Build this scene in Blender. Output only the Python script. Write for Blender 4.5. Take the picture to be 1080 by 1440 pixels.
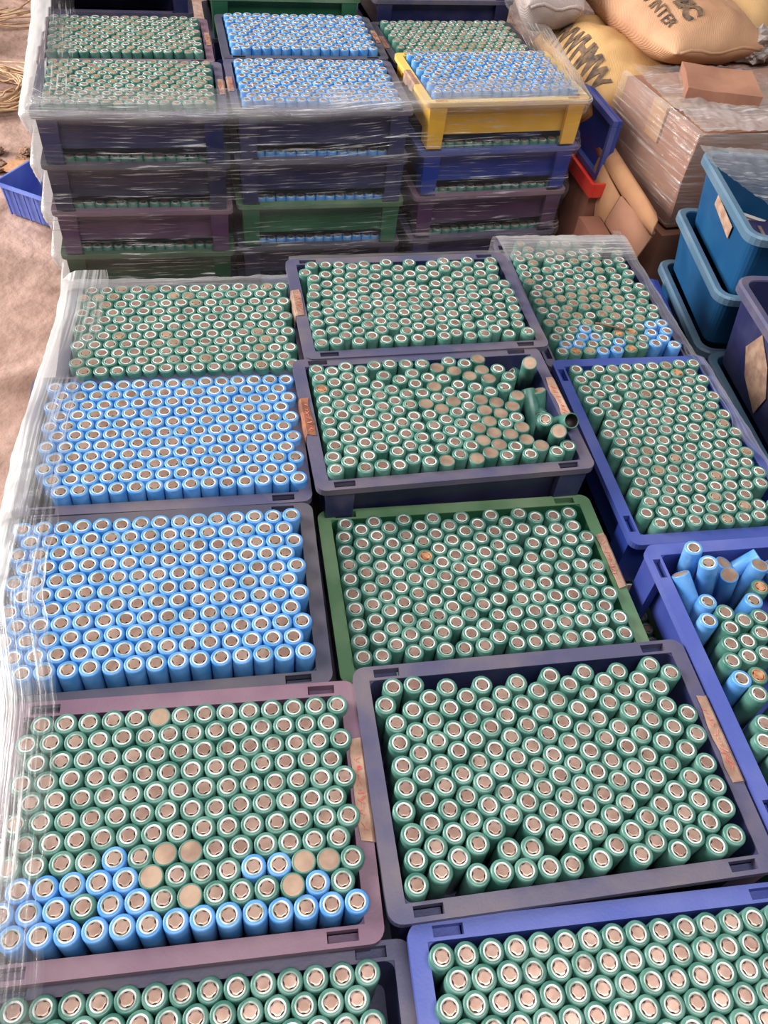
import bpy, bmesh, math, random
import numpy as np
from mathutils import Vector, Matrix, noise

random.seed(7)
RNG = np.random.default_rng(7)
S = 0.001                      # everything below is written in millimetres
scene = bpy.context.scene
COL = scene.collection
for o in list(bpy.data.objects):
    bpy.data.objects.remove(o)

# ------------------------------------------------------------------ camera
H = 1400.0                     # camera height above the floor
CAMR = ((0.984215, -0.153852, 0.087463), (0.059433, 0.752851, 0.655503), (0.166696, 0.639958, -0.750111))
cam = bpy.data.cameras.new('camera')
cam.sensor_fit = 'VERTICAL'
cam.sensor_height = 36.0
cam.lens = 1184 / 1440 * 36.0
cam.clip_start = 0.02
cam.clip_end = 60
camo = bpy.data.objects.new('camera', cam)
COL.objects.link(camo)
r_, u_, f_ = (Vector(v) for v in CAMR)
camo.matrix_world = Matrix(((r_.x, u_.x, -f_.x, 0), (r_.y, u_.y, -f_.y, 0), (r_.z, u_.z, -f_.z, H * S), (0, 0, 0, 1)))
scene.camera = camo

# ------------------------------------------------------------------ light
world = bpy.data.worlds.new('world')
scene.world = world
world.use_nodes = True
bg = world.node_tree.nodes['Background']
bg.inputs[0].default_value = (1.0, 0.95, 0.93, 1)
bg.inputs[1].default_value = 0.24

def area(name, loc, target, sx, sy, power, color):
    l = bpy.data.lights.new(name, 'AREA')
    l.shape = 'RECTANGLE'
    l.size, l.size_y, l.energy, l.color = sx, sy, power, color
    o = bpy.data.objects.new(name, l)
    COL.objects.link(o)
    o.location = loc
    o.rotation_euler = (Vector(target) - Vector(loc)).to_track_quat('-Z', 'Y').to_euler()
    return o

area('doorway_daylight', (-4.2, 2.6, 2.6), (-0.2, 1.6, 0.5), 3.2, 2.6, 560, (1.0, 0.95, 0.9))
area('overhead_fill', (0.4, -0.5, 4.3), (0.3, 0.3, 0.7), 3.4, 1.2, 125, (1.0, 0.96, 0.94))  # added soft light from above, sets tops off against sides

scene.view_settings.view_transform = 'Standard'
scene.view_settings.look = 'None'
scene.view_settings.gamma = 1
scene.view_settings.use_curve_mapping = False
scene.view_settings.exposure = 0.0

# ------------------------------------------------------------------ helpers
def srgb(*c):
    return tuple(((v / 255) / 12.92 if v / 255 <= 0.04045 else ((v / 255 + 0.055) / 1.055) ** 2.4) for v in c) + (1,)

def nmat(name):
    m = bpy.data.materials.new(name)
    m.use_nodes = True
    nt = m.node_tree
    nt.nodes.clear()
    out = nt.nodes.new('ShaderNodeOutputMaterial')
    return m, nt, out

def plain(name, c1, c2=None, scale=20, rough=0.5, metal=0.0, bump=0.0, bscale=None, spec=0.5, detail=4, contrast=(0.35, 0.65), stretch=None):
    m, nt, out = nmat(name)
    b = nt.nodes.new('ShaderNodeBsdfPrincipled')
    nt.links.new(b.outputs[0], out.inputs[0])
    b.inputs['Roughness'].default_value = rough
    b.inputs['Metallic'].default_value = metal
    b.inputs['Specular IOR Level'].default_value = spec
    b.inputs['Base Color'].default_value = c1
    g = nt.nodes.new('ShaderNodeNewGeometry')
    src = g.outputs['Position']
    if stretch:
        mp = nt.nodes.new('ShaderNodeMapping')
        mp.inputs['Scale'].default_value = stretch
        nt.links.new(src, mp.inputs[0])
        src = mp.outputs[0]
    if c2:
        n = nt.nodes.new('ShaderNodeTexNoise')
        n.inputs['Scale'].default_value = scale
        n.inputs['Detail'].default_value = detail
        nt.links.new(src, n.inputs['Vector'])
        r = nt.nodes.new('ShaderNodeValToRGB')
        r.color_ramp.elements[0].position, r.color_ramp.elements[1].position = contrast
        r.color_ramp.elements[0].color, r.color_ramp.elements[1].color = c1, c2
        nt.links.new(n.outputs[0], r.inputs[0])
        nt.links.new(r.outputs[0], b.inputs['Base Color'])
    if bump:
        n2 = nt.nodes.new('ShaderNodeTexNoise')
        n2.inputs['Scale'].default_value = bscale or scale * 3
        n2.inputs['Detail'].default_value = 5
        nt.links.new(src, n2.inputs['Vector'])
        bp = nt.nodes.new('ShaderNodeBump')
        bp.inputs['Strength'].default_value = bump
        bp.inputs['Distance'].default_value = 0.004
        nt.links.new(n2.outputs[0], bp.inputs['Height'])
        nt.links.new(bp.outputs[0], b.inputs['Normal'])
    return m

M = {}
M['green_sleeve'] = plain('green_sleeve', srgb(54, 106, 94), srgb(94, 140, 128), 48, 0.33)
M['blue_sleeve'] = plain('blue_sleeve', srgb(68, 136, 204), srgb(108, 164, 222), 48, 0.33)
M['white_ring'] = plain('white_ring', srgb(132, 152, 142), srgb(238, 238, 234), 85, 0.3, contrast=(.38, .6))  # grey-to-white noise paints the crescent reflections on the ring
M['cap_metal'] = plain('cap_metal', srgb(176, 142, 128), srgb(214, 182, 166), 50, 0.32, 0.7)
M['flat_metal'] = plain('flat_metal', srgb(158, 130, 114), srgb(196, 168, 146), 50, 0.45, 0.5)
M['rust_metal'] = plain('rust_metal', srgb(150, 96, 62), srgb(206, 160, 124), 160, 0.6, 0.2)
M['dust'] = plain('dust', srgb(150, 132, 112), srgb(184, 164, 140), 60, 0.85)
M['dark_well'] = plain('dark_well', srgb(40, 34, 34), rough=0.6)

def plastic(name, base, dust, amount=(0.42, 0.75)):
    return plain(name, base, dust, 14, 0.45, bump=0.06, bscale=400, detail=8, contrast=amount)

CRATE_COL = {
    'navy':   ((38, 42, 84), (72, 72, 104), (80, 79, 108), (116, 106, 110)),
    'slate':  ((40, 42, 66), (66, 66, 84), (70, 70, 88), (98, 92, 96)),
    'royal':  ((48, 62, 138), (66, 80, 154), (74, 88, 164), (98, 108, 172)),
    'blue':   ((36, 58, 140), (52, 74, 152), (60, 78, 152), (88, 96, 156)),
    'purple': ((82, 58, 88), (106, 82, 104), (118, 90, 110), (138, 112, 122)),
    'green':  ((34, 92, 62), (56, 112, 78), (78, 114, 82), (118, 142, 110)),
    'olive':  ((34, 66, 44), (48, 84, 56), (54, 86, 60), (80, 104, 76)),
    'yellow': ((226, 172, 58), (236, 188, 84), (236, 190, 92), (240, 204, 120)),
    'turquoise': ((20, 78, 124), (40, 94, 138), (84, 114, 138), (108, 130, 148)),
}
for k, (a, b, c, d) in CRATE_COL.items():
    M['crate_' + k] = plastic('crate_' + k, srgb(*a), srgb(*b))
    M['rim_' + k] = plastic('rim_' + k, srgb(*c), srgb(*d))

def mesh_obj(name, verts, faces, mat, parent=None, smooth=False, mats=None, midx=None):
    me = bpy.data.meshes.new(name)
    me.from_pydata([(v[0] * S, v[1] * S, v[2] * S) for v in verts], [], faces)
    for m in (mats or [mat]):
        me.materials.append(m)
    if midx is not None:
        me.polygons.foreach_set('material_index', midx)
    if smooth:
        me.polygons.foreach_set('use_smooth', [True] * len(me.polygons))
    me.update()
    return link(name, me, parent)

def link(name, me, parent=None):
    o = bpy.data.objects.new(name, me)
    COL.objects.link(o)
    if parent is not None:
        o.parent = parent
    return o

def bm_mesh(name, bm, mat, smooth=False):
    me = bpy.data.meshes.new(name)
    bm.normal_update()
    bm.to_mesh(me)
    bm.free()
    me.transform(Matrix.Scale(S, 4))
    me.materials.append(mat)
    if smooth:
        me.polygons.foreach_set('use_smooth', [True] * len(me.polygons))
    me.update()
    return me

def tag(o, label=None, cat=None, group=None, kind=None):
    if label: o['label'] = label
    if cat: o['category'] = cat
    if group: o['group'] = group
    if kind: o['kind'] = kind
    return o

def thing(name, label, cat, loc=(0, 0, 0), rz=0.0, group=None):
    o = bpy.data.objects.new(name, None)
    o.empty_display_size = 0.02
    COL.objects.link(o)
    o.location = (loc[0] * S, loc[1] * S, loc[2] * S)
    o.rotation_euler = (0, 0, math.radians(rz))
    return tag(o, label, cat, group)

def bm_box(bm, x0, x1, y0, y1, z0, z1, bev=0.0):
    r = bmesh.ops.create_cube(bm, size=1)
    vs = r['verts']
    bmesh.ops.scale(bm, vec=(x1 - x0, y1 - y0, z1 - z0), verts=vs)
    bmesh.ops.translate(bm, vec=((x0 + x1) / 2, (y0 + y1) / 2, (z0 + z1) / 2), verts=vs)
    if bev:
        es = list({e for v in vs for e in v.link_edges})
        bmesh.ops.bevel(bm, geom=es, offset=bev, segments=2, affect='EDGES', profile=0.7)
    return vs

def box_mesh(name, dims, mat, bev=0.0):
    bm = bmesh.new()
    bm_box(bm, *dims, bev=bev)
    return bm_mesh(name, bm, mat)

def rrect(hx, hy, r, n=5):
    """rounded rectangle outline, counter-clockwise"""
    pts = []
    for cx, cy, a0 in ((hx - r, hy - r, 0), (-hx + r, hy - r, 90), (-hx + r, -hy + r, 180), (hx - r, -hy + r, 270)):
        for k in range(n + 1):
            a = math.radians(a0 + 90 * k / n)
            pts.append((cx + r * math.cos(a), cy + r * math.sin(a)))
    return pts

def loft(loops, cap_first=False, cap_last=False):
    """loops: list of equal-length vertex rings -> verts, faces"""
    n = len(loops[0])
    verts = [p for l in loops for p in l]
    faces = []
    for a in range(len(loops) - 1):
        for i in range(n):
            j = (i + 1) % n
            faces.append((a * n + i, a * n + j, (a + 1) * n + j, (a + 1) * n + i))
    if cap_first: faces.append(tuple(range(n - 1, -1, -1)))
    if cap_last: faces.append(tuple(range((len(loops) - 1) * n, len(loops) * n)))
    return verts, faces

def tube(path, r, n=8, taper=None):
    loops = []
    P = [Vector(p) for p in path]
    for i, p in enumerate(P):
        d = (P[min(i + 1, len(P) - 1)] - P[max(i - 1, 0)]).normalized()
        s = d.orthogonal().normalized() if i == 0 else (prev - d * prev.dot(d)).normalized()
        prev = s
        t = d.cross(s)
        rr = r if taper is None else r * taper[i]
        loops.append([tuple(p + (s * math.cos(2 * math.pi * k / n) + t * math.sin(2 * math.pi * k / n)) * rr) for k in range(n)])
    return loft(loops, True, True)

# ------------------------------------------------------------------ floor
def make_floor():
    m, nt, out = nmat('dusty_concrete')
    b = nt.nodes.new('ShaderNodeBsdfPrincipled')
    nt.links.new(b.outputs[0], out.inputs[0])
    b.inputs['Roughness'].default_value = 0.9
    g = nt.nodes.new('ShaderNodeNewGeometry')
    def noise_(sc, det, dist=0.0):
        n = nt.nodes.new('ShaderNodeTexNoise')
        n.inputs['Scale'].default_value = sc
        n.inputs['Detail'].default_value = det
        n.inputs['Distortion'].default_value = dist
        nt.links.new(g.outputs['Position'], n.inputs['Vector'])
        return n
    n1, n2 = noise_(5, 8, 0.6), noise_(30, 6)
    r = nt.nodes.new('ShaderNodeValToRGB')
    r.color_ramp.elements[0].position, r.color_ramp.elements[1].position = 0.34, 0.62
    r.color_ramp.elements[0].color, r.color_ramp.elements[1].color = srgb(120, 92, 80), srgb(176, 146, 134)
    nt.links.new(n1.outputs[0], r.inputs[0])
    nt.links.new(r.outputs[0], b.inputs['Base Color'])
    bp = nt.nodes.new('ShaderNodeBump')
    bp.inputs['Strength'].default_value = 0.5
    bp.inputs['Distance'].default_value = 0.02
    nt.links.new(n2.outputs[0], bp.inputs['Height'])
    nt.links.new(bp.outputs[0], b.inputs['Normal'])
    xs = np.linspace(-4000, 4500, 120); ys = np.linspace(-1500, 8000, 130)
    verts, faces = [], []
    for y in ys:
        for x in xs:
            verts.append((x, y, 5 * noise.noise((x * 0.006, y * 0.006, 0)) - 5))
    n = len(xs)
    for j in range(len(ys) - 1):
        for i in range(n - 1):
            a = j * n + i
            faces.append((a, a + 1, a + n + 1, a + n))
    o = mesh_obj('floor', verts, faces, m, smooth=True)
    tag(o, 'dusty pinkish concrete floor of the warehouse', 'floor', kind='structure')
make_floor()

def pallet(x0, x1, y0, y1, top, label):
    t = thing('wooden_pallet', label, 'pallet', ((x0 + x1) / 2, (y0 + y1) / 2, 0))
    hx, hy = (x1 - x0) / 2, (y1 - y0) / 2
    wood = M.setdefault('pallet_wood', plain('pallet_wood', srgb(150, 116, 84), srgb(110, 82, 60), 8, 0.8, bump=0.2, stretch=(1, 12, 12)))
    n = 9
    w = 2 * hx / n
    bm_ = box_mesh('deck_board', (-w / 2 + 6, w / 2 - 6, -hy, hy, top - 18, top), wood)
    for i in range(n):
        o = link('deck_board', bm_, t); o.location.x = (-hx + w * (i + 0.5)) * S
    st = box_mesh('stringer', (-hx, hx, -40, 40, 0, top - 18), wood)
    for y in (-hy + 40, 0, hy - 40):
        o = link('stringer', st, t); o.location.y = y * S

PT = 90.0
pallet(-215, 645, -70, 1110, PT, 'wooden pallet under the front block of stacked crates')
pallet(-330, 690, 1400, 2140, PT, 'wooden pallet under the film-wrapped crates behind')

# ------------------------------------------------------------------ crates
D0 = 214.0
RIMW = 14.0
STEP = 82.0
_cache = {}

def crate_meshes(W, colour):
    key = (W, colour)
    if key in _cache:
        return _cache[key]
    hx, hy = W / 2, D0 / 2
    ix, iy = hx - RIMW, hy - RIMW
    # body: inner and outer shell of a shallow tub
    n = 4
    def ring(a, b, r, z): return [(x, y, z) for x, y in rrect(a, b, r, n)]
    loops = [ring(ix - 3, iy - 3, 6, -57), ring(ix, iy, 7, -1), ring(ix + 2.6, iy + 2.6, 8, -1), ring(ix - 0.6, iy - 0.6, 7, -62)]
    v, f = loft(loops, cap_first=False, cap_last=True)
    k = len(loops[0])
    f.append(tuple(range(k)))
    bm = bmesh.new()
    bv = [bm.verts.new(p) for p in v]
    for q in f: bm.faces.new([bv[i] for i in q])
    bmesh.ops.recalc_face_normals(bm, faces=bm.faces)
    body = bm_mesh('crate_body', bm, M['crate_' + colour])
    # rim: flat flange with four slots, rounded outer corners
    bm = bmesh.new()
    def quad(x0, x1, y0, y1): bm.faces.new([bm.verts.new(p) for p in ((x0, y0, 0), (x1, y0, 0), (x1, y1, 0), (x0, y1, 0))])
    sa, sb = iy + 2.5, hy - 3.5
    for s in (-1, 1):
        ybreaks = sorted([s * iy, s * sa, s * sb, s * hy])
        xb = [-ix, -ix + 5, -ix + 28, ix - 28, ix - 5, ix]
        for i in range(5):
            for j in range(3):
                if j == 1 and i in (1, 3):
                    continue
                quad(xb[i], xb[i + 1], ybreaks[j], ybreaks[j + 1])
        # short sides
        X = sorted((s * ix, s * hx))
        quad(X[0], X[1], -iy, iy)
        for t in (-1, 1):
            r = 11
            pts = [(s * ix, t * iy), (s * hx, t * iy)]
            for q in range(6):
                a = math.radians(90 * q / 5)
                pts.append((s * (hx - r + r * math.cos(a)), t * (hy - r + r * math.sin(a))))
            pts.append((s * ix, t * hy))
            pts += [(s * ix, t * sb), (s * ix, t * sa)]      # meets the slot strip
            if s * t < 0: pts.reverse()
            bm.faces.new([bm.verts.new((x, y, 0)) for x, y in pts])
    bmesh.ops.remove_doubles(bm, verts=bm.verts, dist=0.01)
    geom = bmesh.ops.extrude_face_region(bm, geom=list(bm.faces))
    bmesh.ops.translate(bm, vec=(0, 0, -8), verts=[g for g in geom['geom'] if isinstance(g, bmesh.types.BMVert)])
    bmesh.ops.recalc_face_normals(bm, faces=bm.faces)
    rim = bm_mesh('rim', bm, M['rim_' + colour])
    # corner foot: tapered bracket on the outside of the tub
    bm = bmesh.new()
    prof = [(0, 0), (30, 0), (30, 9.5), (-1.5, 9.5), (-1.5, -26), (0, -26)]
    foot_l = []
    top = [(p[0], p[1], -8) for p in prof]
    bot = [(p[0] + (2 if p[0] < 5 else -2), p[1] - (1.5 if p[1] > 5 else 0), -82) for p in prof]
    bv = [bm.verts.new(p) for p in top + bot]
    m_ = len(prof)
    for i in range(m_):
        j = (i + 1) % m_
        bm.faces.new([bv[i], bv[j], bv[m_ + j], bv[m_ + i]])
    bm.faces.new(bv[:m_]); bm.faces.new(bv[m_:])
    bmesh.ops.recalc_face_normals(bm, faces=bm.faces)
    foot = bm_mesh('corner_foot', bm, M['crate_' + colour])
    _cache[key] = (body, rim, foot, ix, iy)
    return _cache[key]

PAPER = {c: plain('paper_' + c, srgb(*a), srgb(*b), 60, 0.85, bump=0.15, bscale=120) for c, a, b in
         (('tan', (172, 140, 120), (132, 104, 90)), ('brown', (166, 104, 74), (116, 74, 56)), ('pale', (192, 160, 138), (156, 122, 104)))}
RED = plain('red_marker', srgb(204, 74, 74), srgb(206, 140, 122), 90, 0.8)

def paper_label(t, side, hx, tone, off=0.0, length=62):
    """kraft paper label folded over the short rim, red handwriting on it"""
    s = side
    rs = random.Random(int(off * 10 + length + hx) + (3 if s > 0 else 0))
    prof = [(hx - RIMW + 3.5, 0.5), (hx - 1.5, 0.9), (hx + 0.8, -1.2), (hx + 1.6, -17)]
    verts, faces = [], []
    ny = 7
    for j in range(ny):
        y = off - length / 2 + length * j / (ny - 1)
        for k, (x, z) in enumerate(prof):
            e = rs.uniform(-1.6, 1.6) if k in (0, 3) else 0
            ex = rs.uniform(-2, 2) if j in (0, ny - 1) else 0
            verts.append((s * x + (s * e if k == 0 else 0), y + ex, z + (e * 2 if k == 3 else 0) + rs.uniform(0, .5)))
    for j in range(ny - 1):
        for k in range(3):
            a = j * 4 + k
            faces.append((a, a + 1, a + 5, a + 4))
    o = mesh_obj('paper_label', verts, faces, PAPER[tone], t)
    md = o.modifiers.new('thick', 'SOLIDIFY'); md.thickness = 0.0006; md.offset = 1
    # handwritten strokes
    sv, sf = [], []
    y = off - length * 0.36
    while y < off + length * 0.36:
        for _ in range(2):
            x0, x1 = rs.uniform(hx - 9.5, hx - 6), rs.uniform(hx - 8, hx - 3)
            ya, yb = y + rs.uniform(-4, 4), y + rs.uniform(-4, 4)
            b = len(sv)
            sv += [(s * x0, ya - .6, 2.3), (s * x1, yb - .6, 2.5), (s * x1, yb + .7, 2.5), (s * x0, ya + .7, 2.3)]
            sf.append((b, b + 1, b + 2, b + 3))
        y += rs.uniform(4.5, 7.5)
    q = mesh_obj('red_writing', sv, sf, RED, o)
    md = q.modifiers.new('thick', 'SOLIDIFY'); md.thickness = 0.0003

def crate(label, colour, cx, cy, zrim, yaw=0.0, W=312.0, group=None, papers=(), name='plastic_crate', zscale=1.0):
    """zrim = top of the rim above the floor"""
    t = thing(name, label, 'crate', (cx, cy, zrim), yaw, group)
    body, rim, foot, ix, iy = crate_meshes(W, colour)
    link('crate_body', body, t)
    link('rim', rim, t)
    for s in (-1, 1):
        for q in (-1, 1):
            f = link('corner_foot', foot, t)
            f.location = (-s * (ix + 3.2) * S, q * (iy + 3.4) * S, 0)
            f.scale = (s, q, 1)
    for p in papers:
        paper_label(t, *((p[0], W / 2) + tuple(p[1:])))
    if zscale != 1.0:
        t.scale.z = zscale
    return t

CELLS_LIST = []          # (x, y, ztop, tiltvec or None, colour, kind, crate words)
CELLS = {}
CELLS['FR'] = '''
-123.7,82.6 -132.6,66.4 -126.1,49.1 -126.6,30.6 -127.1,11.1 -128,-8 -132.6,-26.1 -129.3,-45.1 -129.6,-63.9 -132.6,-82.2 -105.2,82.6 -109.9,59.6
-110.3,39.5 -110.9,20 -111.6,0.7 -112.4,-18.6 -112.4,-37.7 -112.8,-56.3 -112.6,-75.3 -93.4,68.3 -94,48.4 -94.6,28.8 -95.2,9.1 -96.1,-10 -96.2,-28.7
-96.4,-47.6 -96.5,-66.2 -84.7,-80.7 -76.2,77.6 -77.6,57.6 -78.4,37.8 -78.9,17.9 -79.6,-1.5 -79.9,-20 -80.2,-38.6 -79.8,-58.2 -66.2,-80.8 -60.7,67
-62,46.6 -62.7,27 -63.4,7.4 -63.7,-11.1 -64.1,-29.6 -64.3,-48.1 -56.6,-64.9 -47.7,-82.2 -44.5,76.9 -45.6,56.1 -46.6,36 -47.4,16.6 -47.4,-2.3
-47.8,-20.9 -48,-39.4 -38.2,-66.3 -29,-82.4 -28.6,66.1 -30.1,45.6 -31.2,25.7 -31.2,6.7 -31.6,-11.9 -31.9,-30.4 -32.1,-48.9 -12.5,76 -13.2,55.3
-14.3,35 -15.1,15.7 -15.4,-2.9 -15.7,-21.4 -15.9,-40 -15.9,-58.9 3.7,65.2 2.3,44.8 1.1,24.8 0.7,6.1 0.5,-12.4 0.2,-30.9 0.1,-49.4 0.7,-67.9
12.8,-81.9 19.4,79.7 19.3,55.2 17.7,34.5 16.9,15.1 16.6,-3.4 16.4,-21.9 16.2,-40.4 16.9,-58.9 29,-72.9 45.9,-82.4 34.8,69.4 34.6,44.8 33.6,25.1
32.8,5.6 32.6,-12.9 32.4,-31.4 33.1,-49.9 45.2,-63.9 51.6,79.6 49.9,58.7 50.1,34.6 49.6,14.6 49.3,-4 48.6,-22.5 49.3,-41 61.4,-55 62.1,-73.4
78.2,-82.6 67.4,68.7 65.5,48.4 65.7,23.9 65.7,5.4 65.4,-13.2 65.3,-31.7 78.1,-64.1 84,78 82.6,58.2 80.8,37.8 82.7,15.2 81.9,-3.4 81.4,-22.6
77.4,-45.6 94.2,-73.3 110.2,-82.6 100.4,67.8 98.8,47.8 97.6,28 99.2,6.4 98.8,-13 93.9,-36.3 94.2,-54.8 115.9,80.8 116.7,58.8 115.4,39 114.6,19.3
117.1,-2.4 111.1,-27 111,-45.5 111.7,-64.2 127.7,-76.8 131.8,70.2 132.2,30.2 132.6,10.6 129.1,-16.5 129.2,-35.9 129,-54.4 -10.5,-82.6'''
CELLS['MG'] = '''
-127.6,82.6 -131.4,64.6 -131.6,46.2 -131.4,27.8 -132.6,9.4 -132.6,-9 -132.6,-27.4 -132.6,-45.8 -132.6,-64.2 -132.6,-82.6 -112.2,72.4 -113.8,53.6
-114.1,34.4 -115,15.2 -114.5,-5 -114.3,-24.5 -114.4,-43 -114.2,-62.5 -114.1,-82.6 -96.8,82.6 -97,61.9 -97.4,42.3 -98.1,22.7 -98.4,4 -98.7,-14.6
-98.2,-34 -98.6,-52.6 -98.6,-72.5 -81.5,72 -81.5,51.7 -82,31.7 -82.2,13 -82.5,-5.5 -82.7,-24 -82.3,-43.9 -83,-62.6 -83.1,-82.5 -64.2,82.1 -65.4,61.4
-65.7,40.5 -66.1,22 -66.4,3.5 -66.5,-15.1 -66.9,-33.6 -66.7,-53.8 -67.4,-72.6 -48.1,71.3 -48.9,50.4 -49.8,31r -50.1,12.5 -50.4,-5.9 -50.7,-24.7
-51.3,-43.5 -51,-63.6 -51.9,-82.6 -32.2,81.7 -32.9,59.9 -33.6,39.9 -33.9,21.4 -34.2,2.9 -34.6,-15.5 -35,-34.6 -35.5,-53.1 -15.7,70.9 -17.1,49.9
-17.7,30.3 -18,11.8 -18.4,-6.7 -19,-25.4 -19,-44.8 -23.3,-67.1 -33.4,-82.6 0.3,81.3 -0.4,60.2 -1.5,39.8 -1.8,20.9 -2.1,2.4 -2.5,-16.1 -3,-34.5
-6.8,-58.8 -13.3,-82.6 15.9,70 15.1,50.1 14.3,30.1 14.2,11.2 13.8,-7.3 14.8,-29.2 8.8,-48.8 3.2,-74.3 33,80.4 32.3,58.8 31.7,39.2 30.4,20.7 34.9,2.8
30.5,-15.2 27.2,-47.5 19.1,-64.1 19.8,-82.6 49.2,70.5 48.3,49.4 47,28.8 53.4,3.5 49.9,-14.7 37.6,-32.3 47,-48.2 37.6,-64.1 38.3,-82.6 65.6,80.6
64.6,59.2 70.2,37.9 63.3,19.1 73.5,3.5 68.6,-14.3 56.1,-32.1 65.6,-48 56.5,-64.1 56.8,-82.6 83.7,74.7 83.3,54.8 83,21 92.8,38.6 74.6,-31.8 93.7,4.5
88.9,-13.6 84.1,-47.8 75,-64.1 75.2,-82.6 104.1,74.9 102.5,55.9 112.8,39.1 103.6,21.8 113.2,4.9 108.2,-13.6 93.1,-31.6 102.6,-47.6 93.5,-64.1
93.7,-82.6 123,77.2 121.4,57.6 132.3,40.7 123.4,23.1 131.4,2 126.5,-15.9 112.5,-31.6 122.1,-48.6 112,-64.1 112.2,-82.6 132.6,-33.3 132.6,-64.1
131.8,-82.6'''
CELLS['MM'] = '''
-129.3,82.6 -128.1,64.2 -128.8,45.7r -128.4,27.3 -129,8.8 -128.6,-9.6 -129.3,-28.1 -127.4,-46.4 -132.6,-64.1 -132.6,-82.6 -111.8,76 -112.1,55
-112.2,36.4 -112.3,18 -112.2,-0.5 -112,-19 -111.2,-37.5 -110.6,-56 -116.6,-73.4 -94.5,82.6 -95.9,64.2 -96.1,45.6 -96.2,27.1 -96.1,8.6 -95.8,-9.9
-95.1,-28.3 -94.5,-46.8 -94,-65.3 -100.6,-82.6 -77,76.6 -79,56.6 -79.9,36.8 -80,18.3 -79.9,-0.2 -79.4,-18.7 -78.7,-37.2 -78.3,-55.7 -82.1,-82.6
-59.5,82.6 -62.7,47.9 -63.6,28.1 -63.6,9.6 -63.5,-8.9 -63,-27.4 -62.4,-45.8 -61.9,-64.2 -63.6,-82.6 -51.8,63.8 -47.5,37.3 -47.6,18.8 -47.5,0.3
-47,-18.2 -46.3,-36.7 -45.8,-55.2 -46.5,-75.4 -41,82.6 -34.3,53.9 -31.3,28.4 -31.3,10 -31.2,-8.5 -30.5,-27 -30,-45.5 -29.6,-64.1 -29.5,-82.6 -21,82.6
-16.7,64.6 -17.1,46.1 -12.8,28.1 -12.8,9.6F -12.7,-8.8 -12.1,-27.3 -11.5,-45.7 -11.1,-64.2 -1.4,79.9 0.6,55.6 3.4,37F 3.4,18.5 3.5,-0F 4.2,-18.5
4.7,-37 5.2,-55.5 6,-75.3 -11,-82.6F 15.3,71.9F 18.4,50.6 19.7,28.2 19.7,9.7F 20,-8.8 20.5,-27.3 21,-45.7 21.5,-64.2 32.6,82.6 34.2,62.6F 34,39.8
35.8,18.7 36.1,0.2 36.7,-18.3 37.2,-36.8F 37.8,-55.5F 40.6,-76.7F 23,-82.6F 51.1,75.4 51.1,52.6F 52.4,31.4 52.7,10F 52.7,-8.5F 53,-27F 53.4,-45.5F
54.2,-64.2F 69.5,82.6F 69.6,64.1F 72.7,45.1F 69.3,23.8 71,4.6F 70.5,-14.1F 70.8,-32.6 71.1,-51.1F 71.9,-69.6 58.1,-82.6 90,63.7 99.4,46.7 88.2,28.9
88,-3.8F 87.5,-22.3 87.8,-40.8F 87.6,-59.3F 100.5,-72.5F 85,-82.6 99.5,13.8F 116,-82.6 132.6,-74.4'''
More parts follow.
